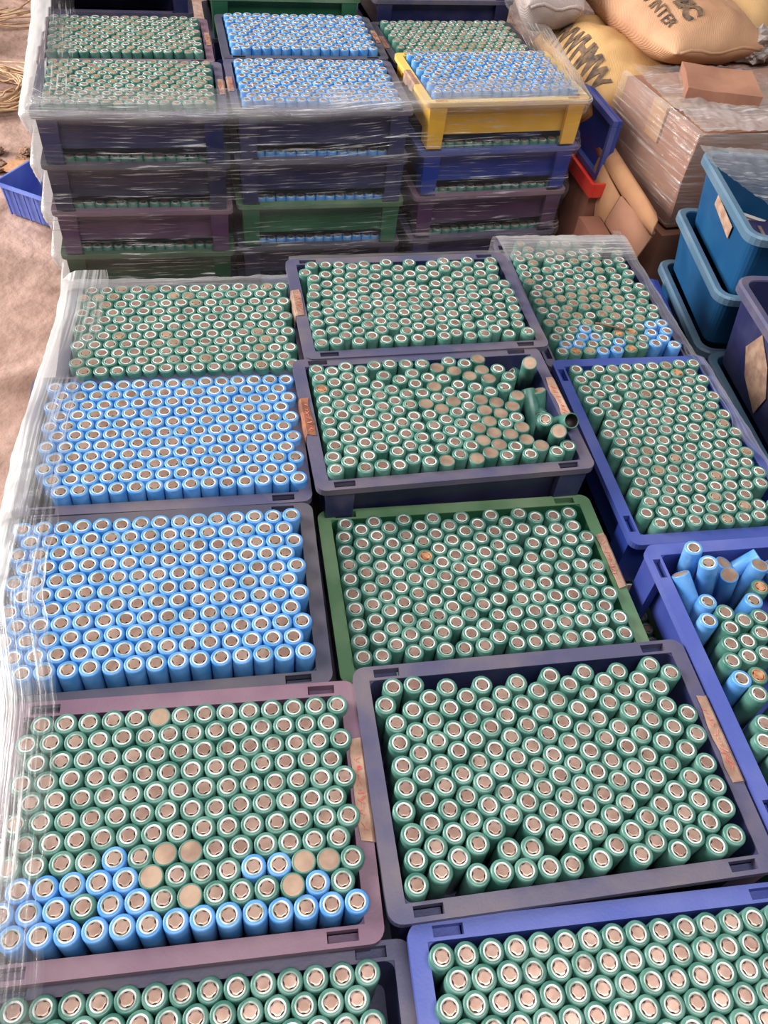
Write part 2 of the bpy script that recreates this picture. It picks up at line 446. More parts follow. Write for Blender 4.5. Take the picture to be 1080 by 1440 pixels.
CELLS['MB'] = '''
-122.1,82.6 -132.6,67.4 -123.4,51.3 -125.1,32.4 -129.1,14.1 -131.6,-5.8 -132.6,-26.5 -132.6,-45.7 -132.6,-64.2 -132.6,-82.6 -103.6,82.6 -106.8,59.3
-107.9,39.2 -111,17.7 -113.5,-2 -115,-20.9 -114.8,-40.8 -115,-59.3 -114.3,-82.6 -85.1,82.6 -89,64.5 -90.7,46.1 -94,25.1 -96.6,6.1 -98.2,-12.3
-99.3,-30.8 -98.1,-52.4 -100.5,-70.6 -68.1,75.3 -73.2,54.9 -76.7,32.5 -79.1,14.2 -81.2,-4.1 -82.8,-22.5 -83.9,-40.9 -83.5,-63.8 -86.4,-82.6
-51.1,82.6 -54.4,62.9 -59,40.6 -62,21.3 -64.1,2.9 -65.7,-15.5 -67,-33.9 -69.3,-52.2 -69.3,-75.7 -35.5,72.7 -41.7,49.3 -45,28.5 -47.1,10.1 -48.7,-8.3
-50.2,-26.7 -52.3,-45.2 -55,-64 -52.3,-82.6 -19.8,82.6 -23,59 -27.5,36.5 -29.9,17.7 -31.8,-0.6 -33.6,-19 -35.5,-37.9 -37.9,-56.8 -33.8,-82.6
-5.9,70.2 -9.4,46.5 -12.9,25.1 -14.9,6.7 -16.7,-11.7 -18.8,-30.1 -21,-49.3 -23,-67.7 12.3,81.3 8.2,56.3 4.3,32.9 2,14.2 0.1,-4.2 -1.9,-22.8
-4.3,-41.5 -6.1,-60.3 -11.8,-82.6 26.7,67.1 22.8,43.6 19,21.6 17,3.2 14.9,-15.2 12.7,-34.1 10.6,-52.5 5.1,-75 43.7,76.4 40.9,52.5 37.4,30.5 33.9,10.6
31.8,-7.8 29.6,-26.6 27.5,-45.2 24.7,-64.3 21.9,-82.6 61.2,82.6 58.9,64.1 55.7,39.8 51,18 48.8,-0.5 46.5,-19.1 44.4,-37.6 41.7,-57.1 39.1,-75.8 77,73
73.6,50.6 69.7,27.5 67.2,9.1 65,-9.2 62.8,-27.6 60.8,-46 58.7,-64.3 56.2,-82.6 96,82.6 90.7,60.6 86.6,37 84.7,16.5 82.2,-1.8 79.9,-20.2 77.7,-38.5
77,-61.6 74.7,-82.6 110.7,71.4 105.8,49.8 102.7,27.9 99.7,5.1 97.1,-13.3 95,-31.9 91.8,-50.4 90.9,-73.9 130.1,82.1 125.8,60.8 121.2,39.6 116.5,15.6
116.2,-3 112.1,-24.2 109.3,-44.2 105.6,-62.6 107.2,-82.6 132.6,25 132.6,6.5 132.4,-12 129.6,-30.3 128,-48.6 123.6,-66.5 132.6,-82.6'''
CELLS['RM'] = '''
-82.6,127.9 -67.2,117.3 -51.6,127.4 -33.1,126.5 -14.7,127.7 4.2,128.1 23.9,129.3 44,131.3 63.3,132.6 82.6,132.6 -82.6,107.1 -66.6,97.9 -46.8,107.1
-25.9,109.1 -5.6,109.6 13.2,111.5 32.6,112 52.4,113.8r 71.9,115.8 -82.6,88.6 -67.1,78.5 -51.1,87.8 -33,92 -14.5,92.2 4,92.8 22.9,94.5 43,96.7
62.1,98.1 82.4,100.5 -82.6,67.6 -64.9,60.2 -48.9,69.4 -25.6,74.7 -6.6,75.4 12.5,76.4 31.7,78.2 51.5,80.2 72.3,82.7 82.6,67.3 -79.8,49.1 -34.1,58.3
-15.6,58.5 2.9,59 21.7,60.4 41.8,62.7 62.7,65.5 -61.9,41.9 -43.4,42.3 -24.8,42.4 -6.2,42.7 12.4,43.1 32.6,45.4 52.5,47.6 74,50.9 -71.3,26 -52.4,26.1
-33.8,26.2 -14.9,26.3 3.7,26.8 23.6,28.2 43.3,30.4 64,33.1 82.6,34.5 -79.5,9.4 -60.7,9.5 -42,9.7 -23.5,10 -5,10.5 14.6,11.8 33.8,12.7 53.9,15.2
74.5,17.9 -69.9,-6.6 -51.3,-6.4 -32.5,-6.2 -13.8,-5.8 5.9,-4.5 24.9,-3.5 45.5,-1.6 63.9,-0.3 82.6,1.3 -78.7,-22.8 -59.9,-22.7 -41.1,-22.6 -22.6,-22.1
-3,-20.8 15.7,-20.1 34.6,-19.3 54.8,-17.6 74.6,-15.4 -68.8,-39 -50.1,-38.7 -31.3,-38.4 -11.7,-37.1 6.9,-36.4 25.9,-35.6 44.8,-34.7 64.2,-33.5
82.6,-32.1 -78,-55 -58.7,-55.1 -39.9,-54.8 -20.4,-53.4 -1.5,-52.8 17.3,-51.9 35.8,-51.2 55.4,-49.9 74.6,-48.8 -68.4,-70.9 -49,-70.9 -29,-69.8
-10.5,-69 8.7,-68.3 27.2,-67.7 45.6,-66.9 64.1,-66.2 82.6,-65.5 -78.7,-86.2 -58.7,-86.6 -38.1,-85.9 -18.8,-85.6 -0.3,-84.5 18.9,-84.3 38.1,-83.8
58,-83.6 76.7,-83 -69,-102 -47.8,-101.6 -28.2,-101.5 -7.9,-101.3 10.7,-100.8 29.8,-100.3 48.5,-99.6 -78.9,-117.6 -58.1,-117 -38,-117.2 -18,-116.9
1.8,-117 21.4,-116.8 40.3,-116.1 59.6,-114.4 -68,-132.6 -48.2,-132.6 -27.7,-132.6 -8.2,-132.6 11.8,-132.6 31.9,-132.6 51.6,-131.1'''
CELLS['RB'] = '''
-82.6,105.1 -66.4,95.6 -48,96.8 -30.9,103.8 -13,108.5 3.5,100.2 24.4,107.9 40.9,95.7 79.5,103 -82.6,86.6 -64.3,77.1 -36.2,82.5 -19.1,89.5 1.6,81.8
19.1,88.1 35.8,76.1 54.3,76.7 76.1,84.8 -82.6,68.1 -66.5,58.8 -48,57.6 -31,64.8 -13.9,71.8 2.8,59.9 18.5,69.6 32.4,55 52.5,57.7 74.1,66.4 -82.6,49.7
-66.7,40.3 -48.4,39.1 -31.5,46.3 -14.4,53.3 -4.8,37.5 13.3,44.7 29.9,36.5 55.5,39.5 77.6,47.3 -82.6,30.9 -73.9,14.6 -57.4,22.9 -39,23.3 -21.9,30.5
-7.2,19.2 9.9,26.3 25,15.7 44,21.5 69.3,27 -82.6,-1.6 -64,-0.9 -47.2,6.7 -24.3,12.1 -9.7,0.9 7.4,7.9 22.6,-2.7 40.3,2.4 59.9,7.4 82.6,14 -82.6,-20.1
-64.1,-19.4 -47.3,-11.8 -30,-5.4 -15.3,-16.8 3.5,-12.1 19.7,-20.9 39.3,-16 59.4,-11.1 82.6,-5.8 -82.6,-38.5 -64.1,-37.9 -45.6,-37.2 -33.1,-23.6
-18.6,-34.9 -0.7,-30.1 15.5,-38.9 33.2,-33.5 51.4,-30.4 72.4,-24.2 82.6,-39.6 -72.9,-54.1 -54.3,-53.5 -35.8,-53 -16.5,-53.3 1.8,-51.3 3.1,-69.8
19.8,-56.9 40.7,-50.4 63.3,-44.6 76.9,-57.2 -82.6,-69.8 -63.1,-69.7 -44.6,-69.3 -26.1,-69 -16,-84.5 19.5,-78.4 34.7,-67.9 53.7,-63.5 82.6,-74.8b
-72.7,-85.5 -53.5,-85.5 -35,-85.2b -25,-100.7b -6.5,-100.3 11.2,-94.9r 30.8,-93r 46.1,-82.5 64.5,-78.5b 82.6,-93.3b -82.6,-101 -63.1,-101.2
-44,-101.3b -34,-116.8 -15.4,-116.5 4.7,-115.1b 22.5,-109.6 43.4,-106.6 58.6,-96.1b 71.6,-109.3b -73.1,-116.8b -53.6,-117.1b -82.6,-132.6
-63.6,-132.6r -43.6,-132.6 -24.4,-132.6b -4.2,-131.3b 17.4,-128.5r 35.1,-123.1 56.2,-120b 82.6,-124.1b'''
CELLS['RR'] = '''
-57.7,65 -69.8,79b -78.8,56.9b -60.5,46.7 -42.6,54.2 -24.3,56.7 -31.8,39.2 -49.4,31.9 -68.2,29.8 -75.3,11.9 -57.1,15.1 -38.6,16.6 -74.2,-6.8b
-55.9,-4.3r -65.3,-23.1 -22.6,75.6b -7.6,90.8r'''
# top crates of the front block: key -> colour, centre, rim height (camera frame), yaw, width, long side across?, cell height over rim
FRONT = {
    'BL1': ('purple', -58, 265, -657, -1.54, 290, 9, 'purple crate with blue and green cells and slotted rim', [(1, 'pale', 8, 84)]),
    'BL2': ('slate', -81, 476, -659, -0.4, 306, 9, 'dark slate crate full of blue cells next to the purple crate', []),
    'BL3': ('navy', -76, 689.5, -659, 0.35, 300, 9, 'navy crate full of blue cells in front of the green cells under film', []),
    'BL4': ('navy', -55, 879, -668, 0.62, 300, 17, 'navy crate of dusty green cells half under crumpled film', []),
    'MB': ('navy', 238, 909, -644, 2.2, 312, 6, 'navy crate tightly filled with green cells, backing on the film-wrapped stack', [(-1, 'tan', 8, 54)]),
    'MM': ('navy', 230, 697.5, -646, 2.3, 312, 6, 'navy crate with fallen loose green cells at its right end', [(-1, 'brown', 6, 60), (1, 'pale', 8, 76)]),
    'MG': ('green', 237, 491, -692, 0.3, 312, 6, 'green plastic crate of green cells with scattered gaps', [(1, 'tan', 10, 72)]),
    'FR': ('navy', 244.5, 270, -652, 0.0, 314, 4, 'navy crate of loosely packed green cells beside the purple crate', [(1, 'tan', 6, 80)]),
    'RM': ('blue', 517.5, 665, -677, 90, 312, 7, 'blue crate turned lengthwise, dense green cells, film on one long rim', []),
    'RB': ('navy', 516, 974, -688, 90, 312, 8, 'navy crate of dusty green cells with a few blue and rusty ones', []),
    'RR': ('royal', 511, 331, -648, 90, 312, 6, 'royal blue crate with a tumble of loose blue cells', []),
    'FB': ('navy', -55, 58, -674, -2.05, 312, 8, 'blue crate of green cells tucked under the edge of the purple crate', []),
    'FBR': ('royal', 253.5, 54, -658, -1.5, 312, 8, 'royal blue crate evenly filled with green cells', []),
}
SHORT = {'BL1': 'the purple crate', 'BL2': 'the slate crate of blue cells', 'BL3': 'the navy crate of blue cells',
         'BL4': 'the film-covered navy crate', 'MB': 'the tightly filled navy crate', 'MM': 'the navy crate with fallen cells', 'MG': 'the green crate',
         'FR': 'the loosely packed navy crate', 'RM': 'the lengthwise blue crate', 'RB': 'the crate of dusty mixed cells', 'RR': 'the royal blue crate with tumbled cells',
         'FB': 'the crate tucked under the purple one', 'FBR': 'the evenly filled royal blue crate'}
LOWER = ['navy', 'blue', 'green', 'navy', 'purple', 'navy', 'olive', 'blue']

def stack_below(cx, cy, zrim, yaw, W, label, group, cols, offs=(0, 0)):
    """crates under a top crate down to the pallet"""
    z = zrim - STEP
    n = max(1, round((z - PT) / STEP))
    pitch = (z - PT) / n
    for k in range(n):
        ox, oy = offs if k == 0 else (0, 0)
        crate(label, cols[k % len(cols)], cx + ox, cy + oy, z - k * pitch, yaw, W, group, zscale=pitch / STEP)

LOW_GRID = {'FB': (-62, 50), 'BL1': (-62, 266), 'BL2': (-62, 482), 'BL3': (-62, 698), 'BL4': (-62, 914),
            'FBR': (236, 50), 'FR': (236, 266), 'MG': (236, 482), 'MM': (236, 698), 'MB': (236, 914), 'RR': (514, 331), 'RM': (514, 650), 'RB': (514, 970)}
for i, (key, (colr, cx, cy, zr, yaw, W, dz, lab, papers)) in enumerate(FRONT.items()):
    crate(lab, colr, cx, cy, H + zr, yaw, W, papers=papers)
    cols = [LOWER[(i * 3 + q) % 8] for q in range(8)]
    lx, ly = LOW_GRID[key]
    stack_below(lx, ly, H + zr, 90 if key[0] == 'R' else 0, 312 if key[0] == 'R' else 290, 'closed-in crate in the lower layers of the front block of crates', 'lower crates of the front block', cols,
                offs={'MG': (82, 0), 'RR': (62, 0), 'RM': (62, 0)}.get(key, (0, 0)))

def put(x, y, ztop, colour='green', kind='std', words='', tilt=None, spin=None, lone=None):
    CELLS_LIST.append(dict(x=x, y=y, z=ztop, c=colour, k=kind, w=words, tilt=tilt, lone=lone))

def local_cells(key, text):
    colr, cx, cy, zr, yaw, W, dz, lab, papers = FRONT[key]
    a = math.radians(yaw if yaw < 45 else yaw - 90)
    for tok in text.split():
        f = tok[-1] if tok[-1].isalpha() else ''
        x, y = (float(v) for v in tok.rstrip('Fbr').split(','))
        X = cx + x * math.cos(a) - y * math.sin(a)
        Y = cy + x * math.sin(a) + y * math.cos(a)
        put(X, Y, H + zr + dz + random.uniform(-1.2, 1.2), 'blue' if f == 'b' else 'green', {'F': 'flat', 'r': 'rust'}.get(f, 'std'), key)

P0 = 18.45
def rows_cells(key, x0, y0, yaw, rows, up=1, step=-1, colour='green', special=None):
    """close-packed rows across the crate; x0,y0 = first cell, rows = cells per row"""
    zr, dz = FRONT[key][3], FRONT[key][6]
    a = math.radians(yaw)
    for r, n in enumerate(rows):
        for i in range(n):
            lx = step * i * P0 + (r % 2) * 0.5 * P0 * (step if n <= rows[0] or r % 2 == 0 else step)
            ly = up * r * P0 * 0.866
            c, k = colour, 'std'
            if special and (r, i) in special:
                c, k = special[(r, i)]
            put(x0 + lx * math.cos(a) - ly * math.sin(a) + random.uniform(-.25, .25), y0 + lx * math.sin(a) + ly * math.cos(a) + random.uniform(-.2, .2),
                H + zr + dz + random.uniform(-.8, .8), c, k, key)

B, G, F = ('blue', 'std'), ('green', 'std'), ('green', 'flat')
sp = {(0, i): B for i in range(15)}
sp.update({(1, i): B for i in (1, 8, 9, 11, 12, 13)}); sp.update({(1, 2): F, (1, 6): F})
sp.update({(2, i): B for i in (3, 4, 9, 10, 11, 12, 13)}); sp.update({(2, 1): F, (2, 2): F, (2, 8): F})
sp.update({(3, 9): B, (3, 6): F, (3, 7): F, (10, 8): F})
rows_cells('BL1', 66.4, 182.2, -1.54, [14] * 11, special=sp)
rows_cells('BL2', 48.8, 398.6, -0.4, [15, 14] * 5 + [15], colour='blue')
rows_cells('BL3', 61.6, 609.6, 0.35, [14, 14] + [15, 14] * 4 + [15], colour='blue')
rows_cells('BL4', 71.2, 798.6, 0.62, [14] * 11)
rows_cells('FB', 69.3, 138.7, -2.05, [14] * 11, up=-1)
rows_cells('FBR', 121, 137.9, -1.5, [15, 14] * 5 + [15], up=-1, step=1)
for key in ('FR', 'MG', 'MM', 'MB', 'RM', 'RB', 'RR'):
    local_cells(key, CELLS[key])
# back rows of RB under the film, rest of RR beyond the tumbled ones
def fill_lattice(key, x0, x1, y0, y1, colour=lambda: 'green', wob=1.0):
    cx, cy = FRONT[key][1:3]
    zr, dz = FRONT[key][3], FRONT[key][6]
    have = [(c['x'], c['y']) for c in CELLS_LIST if c['w'] == key]
    y, r = y0, 0
    while y <= y1:
        x = x0 + (r % 2) * P0 / 2
        while x <= x1:
            X, Y = cx + x + random.uniform(-wob, wob) * .3, cy + y + random.uniform(-wob, wob) * .3
            if all((X - a) ** 2 + (Y - b) ** 2 > 18.3 ** 2 for a, b in have):
                put(X, Y, H + zr + dz + random.uniform(-1, 1), colour(), 'std', key)
                have.append((X, Y))
            x += P0 + 0.15
        y += P0 * 0.87
        r += 1
fill_lattice('RB', -80, 80, 114, 131)
fill_lattice('RM', -80, 82, -132, 131)
rr = random.Random(3)
fill_lattice('RR', -6, 82, -130, 45, lambda: 'blue' if rr.random() < .25 else 'green')
for q in range(6):
    fill_lattice('RR', -81 + 3 * q, 82, -131 + 2.5 * q, -30, lambda: 'blue' if rr.random() < .3 else 'green')
    fill_lattice('RR', 12 + 3 * q, 82, -30 + 2.5 * q, 70, lambda: 'blue' if rr.random() < .3 else 'green')
# second layer seen through the gap beside the green crate
for i in range(2):
    for j in range(9):
        put(236 + 82 + 121 - i * 15.9, 482 - 76 + j * P0 + (i % 2) * 9.2 - 2, H - 692 - STEP + 8, 'green', 'std', 'MG2')

# tumbled cells: two end points each (top end first), camera-frame heights
LOOSE = [
    ('MM', 'green', 'flat', (351.2, 754.4, -625), (362.6, 777.7, -684.5), 'green battery cell leaning up against the end wall of its navy crate'),
    ('MM', 'green', 'std', (345.0, 787.0, -668), (378.7, 785.0, -690.0), 'green battery cell lying half hidden behind a leaning green cell'),
    ('MM', 'green', 'flat', (351.0, 740.0, -655), (357.0, 686.0, -690.0), 'green battery cell fallen on its side along the standing cells'),
    ('MM', 'green', 'flat', (363.0, 735.0, -652), (378.0, 716.0, -697.0), 'short-looking green battery cell slumped by the crate end wall'),
    ('MM', 'green', 'std', (361.0, 703.0, -668), (379.0, 757.0, -694.0), 'green battery cell lying under the slumped green cells'),
    ('MM', 'green', 'std', (348.4, 667.3, -636), (361.0, 688.6, -696), 'green battery cell standing tilted beside the slumped cells'),
    ('MM', 'green', 'flat', (356.2, 643.0, -632), (366.5, 664.3, -690), 'green battery cell tilted with its plain grey end up'),
    ('MM', 'green', 'open', (373.8, 654.6, -628), (372.0, 697.0, -676), 'green battery cell with hollow end resting on top by the paper label'),
    ('RR', 'blue', 'std', (441.4, 462.3, -625), (450.0, 462.0, -688.5), 'blue battery cell leaning in the inner corner of the royal blue crate'),
    ('RR', 'blue', 'std', (446.8, 440.9, -622), (463.0, 438.2, -684.0), 'blue battery cell standing tall among tumbled blue cells'),
    ('RR', 'blue', 'flat', (487.0, 462.0, -655), (473.0, 461.0, -702.0), 'blue battery cell lying behind the tall standing blue cell'),
    ('RR', 'blue', 'flat', (523.0, 462.0, -648), (476.0, 458.0, -690.0), 'blue battery cell lying slanted along the far wall of the royal blue crate'),
    ('RR', 'blue', 'flat', (512.7, 446.0, -640), (508.0, 440.0, -702.0), 'dull dark blue battery cell leaning on the tumbled cells'),
    ('RR', 'blue', 'flat', (474.7, 436.8, -640), (490.0, 441.8, -699), 'blue battery cell upside down with its plain end up'),
    ('RR', 'blue', 'flat', (427.5, 446.1, -645), (446.3, 404.2, -683), 'blue battery cell lying along the long wall of the royal blue crate'),
    ('RR', 'blue', 'flat', (531.0, 450.0, -650), (560.0, 440.0, -700), 'blue battery cell half sunk by the far wall beyond the tumbled cells'),
]
# ---------------------------------------------------------------- crates behind, wrapped in film
BACK = [  # colours from the top down, centre, rim, yaw, name words, cell colour
    (['navy', 'slate', 'purple', 'olive', 'navy'], -141, 1520, -634, 1.6, 'outer corner stack of the wrapped block', 'green', (15, 11)),
    (['purple', 'navy', 'green', 'navy', 'navy'], -160, 1757, -646, 3.0, 'outer rear stack of the wrapped block', 'green', (15, 11)),
    (['navy', 'navy', 'green', 'slate', 'navy'], 176, 1546, -634, 2.6, 'middle stack of the wrapped block', 'blue', (15, 11)),
    (['slate', 'blue', 'navy', 'navy', 'navy'], 166, 1764, -634, 3.0, 'rear middle stack of the wrapped block', 'blue', (15, 11)),
    (['yellow', 'blue', 'purple', 'navy', 'navy'], 497, 1560, -616, 6.0, 'stack under the yellow crate', 'blue', (15, 11)),
    (['slate', 'navy', 'green', 'navy', 'navy'], 486, 1796, -646, 5.5, 'stack behind the yellow crate', 'green', (15, 11)),
    (['navy', 'navy', 'purple', 'navy', 'navy'], -196, 2010, -570, 3.0, 'far outer stack at the very back', None, None),
    (['green', 'navy', 'navy', 'navy', 'blue'], 142, 1990, -606, 3.4, 'far middle stack behind the wrapped blue cells', 'blue', (15, 11)),
    (['navy', 'navy', 'navy', 'green', 'blue'], 478, 2030, -612, 5.0, 'far stack behind the wrapped green cells', 'green', (15, 11)),
]
ORD = ['top', 'second', 'third', 'fourth', 'fifth', 'sixth', 'seventh', 'eighth', 'ninth']
CN = {'navy': 'navy', 'slate': 'dark slate', 'purple': 'purple', 'olive': 'dark olive green', 'green': 'green', 'blue': 'blue', 'yellow': 'yellow'}
for bi, (cols, cx, cy, zr, yaw, words, ccol, shape) in enumerate(BACK):
    z = H + zr
    n = max(1, round((z - PT) / STEP))
    pitch = (z - PT) / n
    front = bi in (0, 2, 4)
    for k in range(n):
        cl = cols[k] if k < len(cols) else 'navy'
        if k == 0 or (front and k < 5):
            lab = f'{CN[cl]} plastic crate, {ORD[k]} layer of the {words}'
            crate(lab, cl, cx, cy, z - k * pitch, yaw, 312, papers=[(1, 'tan', 0, 60)] if (k == 0 and bi in (0, 1, 3)) else ([(-1, 'tan', 0, 60)] if k == 0 and bi in (2, 4, 5) else []))
        else:
            crate('closed-in crate in the lower layers of the wrapped block', cl, cx, cy, z - k * pitch, yaw, 312, 'lower crates of the wrapped block', zscale=pitch / STEP)
    if ccol:
        a = math.radians(yaw)
        nc, nr = shape
        for lev in range(5 if front else 1):
            rws = range(nr) if lev == 0 else range(1)
            c_ = ccol
            if lev > 0: c_ = 'green' if (bi != 2) else 'blue'
            for r in rws:
                for i in range(nc - (r % 2)):
                    lx = (i - (nc - 1) / 2 + (r % 2) * .5) * P0
                    ly = (r - (nr - 1) / 2) * P0 * .866
                    put(cx + lx * math.cos(a) - ly * math.sin(a) + random.uniform(-.5, .5), cy + lx * math.sin(a) + ly * math.cos(a) + random.uniform(-.4, .4),
                        z - lev * pitch + (9 if lev == 0 else 4) + random.uniform(-1.2, 1.2), c_, 'std', 'back')

# ------------------------------------------------------------------ battery cells
RC, HC = 9.2, 65.0
SM = {'green': 'green_sleeve', 'blue': 'blue_sleeve'}

def lathe(profile, n, phase=0.0):
    """profile rings (r, z) -> verts, quads (open ends)"""
    loops = [[(r * math.cos(2 * math.pi * (i + phase) / n), r * math.sin(2 * math.pi * (i + phase) / n), z) for i in range(n)] for r, z in profile]
    return loft(loops)

def cell_parts(kind, n):
    """list of (part name, material key or 'sleeve', verts, faces, smooth); cell top at z=0"""
    parts = []
    if kind in ('std', 'rust', 'dust'):
        v, f = lathe([(8.3, -HC), (RC, -HC + .6), (RC, -1.3), (8.85, -.45), (8.1, 0), (6.6, -.1)], n)
        f.append(tuple(range(n - 1, -1, -1)))
        parts.append(('sleeve', 'sleeve', v, f, True))
        v, f = lathe([(6.8, -.35), (6.35, .12), (5.5, .12), (5.1, -.7)], n)
        parts.append(('insulator_ring', {'std': 'white_ring', 'rust': 'rust_metal', 'dust': 'dust'}[kind], v, f, True))
        # terminal: raised disc with four vent notches over a dark well
        m_ = 24 if n >= 20 else 16
        loops = [[], [], []]
        for i in range(m_):
            a = 2 * math.pi * i / m_
            notch = (i % (m_ // 4)) == 1 or (m_ == 24 and (i % 6) == 2)
            for q, (r, z) in enumerate(((4.95 if not notch else 4.15, -.25), (4.7 if not notch else 4.1, .2), (3.6, .3))):
                loops[q].append((r * math.cos(a), r * math.sin(a), z))
        v, f = loft(loops, False, True)
        parts.append(('terminal', {'std': 'cap_metal', 'rust': 'rust_metal', 'dust': 'flat_metal'}[kind], v, f, False))
        v, f = lathe([(5.2, -.65), (2.0, -.65)], 12)
        parts.append(('vent_well', 'dark_well', v, f, False))
    else:
        v, f = lathe([(8.3, -HC), (RC, -HC + .6), (RC, -1.1), (8.9, -.3), (8.3, 0), (7.75, -.2)], n)
        f.append(tuple(range(n - 1, -1, -1)))
        parts.append(('sleeve', 'sleeve', v, f, True))
        if kind == 'open':
            v, f = lathe([(7.8, -.2), (7.6, -12)], n)
            f.append(tuple(range(n, 2 * n)))
            parts.append(('hollow', 'dark_well', v, f, True))
        else:
            v, f = lathe([(7.85, -.35), (6.5, -.3)], n)
            f.append(tuple(range(n, 2 * n)))
            parts.append(('end_plate', 'flat_metal', v, f, False))
    return parts

_cm = {}
def cell_meshes(colour, kind):
    key = (colour, kind)
    if key not in _cm:
        out = []
        for pn, mk, v, f, sm in cell_parts(kind, 24):
            me = bpy.data.meshes.new(pn)
            me.from_pydata([(a * S, b * S, (c + HC) * S) for a, b, c in v], [], f)
            me.materials.append(M[SM[colour] if mk == 'sleeve' else mk])
            if sm: me.polygons.foreach_set('use_smooth', [True] * len(me.polygons))
            out.append((pn, me))
        _cm[key] = out
    return _cm[key]

KW = {'std': '', 'flat': ' with its plain flat end up', 'rust': ' with a rusty brown end', 'open': '', 'dust': ' with a dusty end'}
def build_cell(c, label=None, group=None):
    t = bpy.data.objects.new(f"{c['c']}_battery_cell", None)
    t.empty_display_size = 0.01
    COL.objects.link(t)
    if c.get('ends'):
        top, bot = (Vector(p) for p in c['ends'])
        d = (top - bot).normalized()
        q = Vector((0, 0, 1)).rotation_difference(d)
        t.rotation_mode = 'QUATERNION'
        t.rotation_quaternion = q
        base = top - d * HC
        t.location = base * S
    else:
        t.location = (c['x'] * S, c['y'] * S, (c['z'] - HC) * S)
        t.rotation_euler = (0, 0, random.uniform(0, 6.28))
    if label is None:
        label = f"{c['c']} battery cell{KW[c['k']]} standing upright in {SHORT[c['w']]}"
        group = f"{c['c']} cells{KW[c['k']]} in {SHORT[c['w']]}"
    tag(t, label, 'battery', group)
    for pn, me in cell_meshes(c['c'], c['k']):
        link(pn, me, t)

def project(x, y, z):
    p = Vector((x, y, z - H))
    a, b, d = (p.dot(Vector(v)) for v in CAMR)
    return 540 + 1184 * a / d, 720 - 1184 * b / d, d

for c in CELLS_LIST:                 # dust lies thick on some crates
    if c['k'] == 'std' and c['c'] == 'green':
        p = {'RB': .75 if -75 < c['y'] - 974 < 10 and c['x'] < 530 else .15, 'BL4': .12, 'back': .35, 'RM': .06}.get(c['w'], 0)
        if random.random() < p: c['k'] = 'dust'
for c in CELLS_LIST:
    u, v, d = project(c['x'], c['y'], c['z'])
    c['d'] = d
    c['in'] = -12 < u < 1092 and -12 < v < 1452 and c['w'] not in ('back', 'MG2')
solo = set()
for colr in ('green', 'blue'):
    L = sorted((c for c in CELLS_LIST if c['in'] and c['c'] == colr), key=lambda c: c['d'])
    for c in L[:290]:
        build_cell(c)
        solo.add(id(c))
for key, colr, kind, a, b, lab in LOOSE:
    up = lambda p: (p[0], p[1], p[2] + H)
    build_cell(dict(c=colr, k=kind, ends=(up(a), up(b))), lab, None)

# every further cell: one object per colour
def stuff_cells(colour, label):
    L = [c for c in CELLS_LIST if id(c) not in solo and c['c'] == colour]
    tv, tl, tt, tm, ts = [], [], [], [], []
    off = 0
    mats = [M[SM[colour]], M['white_ring'], M['cap_metal'], M['flat_metal'], M['rust_metal'], M['dark_well'], M['dust']]
    mk_i = {'sleeve': 0, 'white_ring': 1, 'cap_metal': 2, 'flat_metal': 3, 'rust_metal': 4, 'dark_well': 5, 'dust': 6}
    for kind in ('std', 'flat', 'rust', 'dust'):
        V, LP, LT, MI, SH = [], [], [], [], []
        for pn, mk, v, f, sm in cell_parts(kind, 16):
            b = len(V)
            V += v
            for q in f:
                LP += [i + b for i in q]; LT.append(len(q)); MI.append(mk_i[mk]); SH.append(sm)
        V = np.array(V); LP = np.array(LP)
        for c in L:
            if c['k'] != kind: continue
            a = random.uniform(0, 6.28)
            ca, sa = math.cos(a), math.sin(a)
            W_ = np.empty_like(V)
            W_[:, 0] = V[:, 0] * ca - V[:, 1] * sa + c['x']
            W_[:, 1] = V[:, 0] * sa + V[:, 1] * ca + c['y']
            W_[:, 2] = V[:, 2] + c['z']
            tv.append(W_); tl.append(LP + off); tt += LT; tm += MI; ts += SH
            off += len(V)
    V = (np.concatenate(tv) * S).astype(np.float32)
    LPn = np.concatenate(tl).astype(np.int32)
    LTn = np.array(tt, np.int32)
    me = bpy.data.meshes.new('battery_cells')
    me.vertices.add(len(V)); me.vertices.foreach_set('co', V.ravel())
    me.loops.add(len(LPn)); me.loops.foreach_set('vertex_index', LPn)
    me.polygons.add(len(LTn))
    me.polygons.foreach_set('loop_start', np.concatenate(([0], np.cumsum(LTn)[:-1])).astype(np.int32))
    me.polygons.foreach_set('loop_total', LTn)
    for m in mats: me.materials.append(m)
    me.polygons.foreach_set('material_index', np.array(tm, np.int32))
    me.polygons.foreach_set('use_smooth', np.array(ts, bool))
    me.update(calc_edges=True)
    me.validate()
    o = link('battery_cells', me)
    tag(o, label, 'batteries', kind='stuff')
stuff_cells('green', 'all the further upright green battery cells filling the crates beyond')
stuff_cells('blue', 'all the further upright blue battery cells filling the crates beyond')
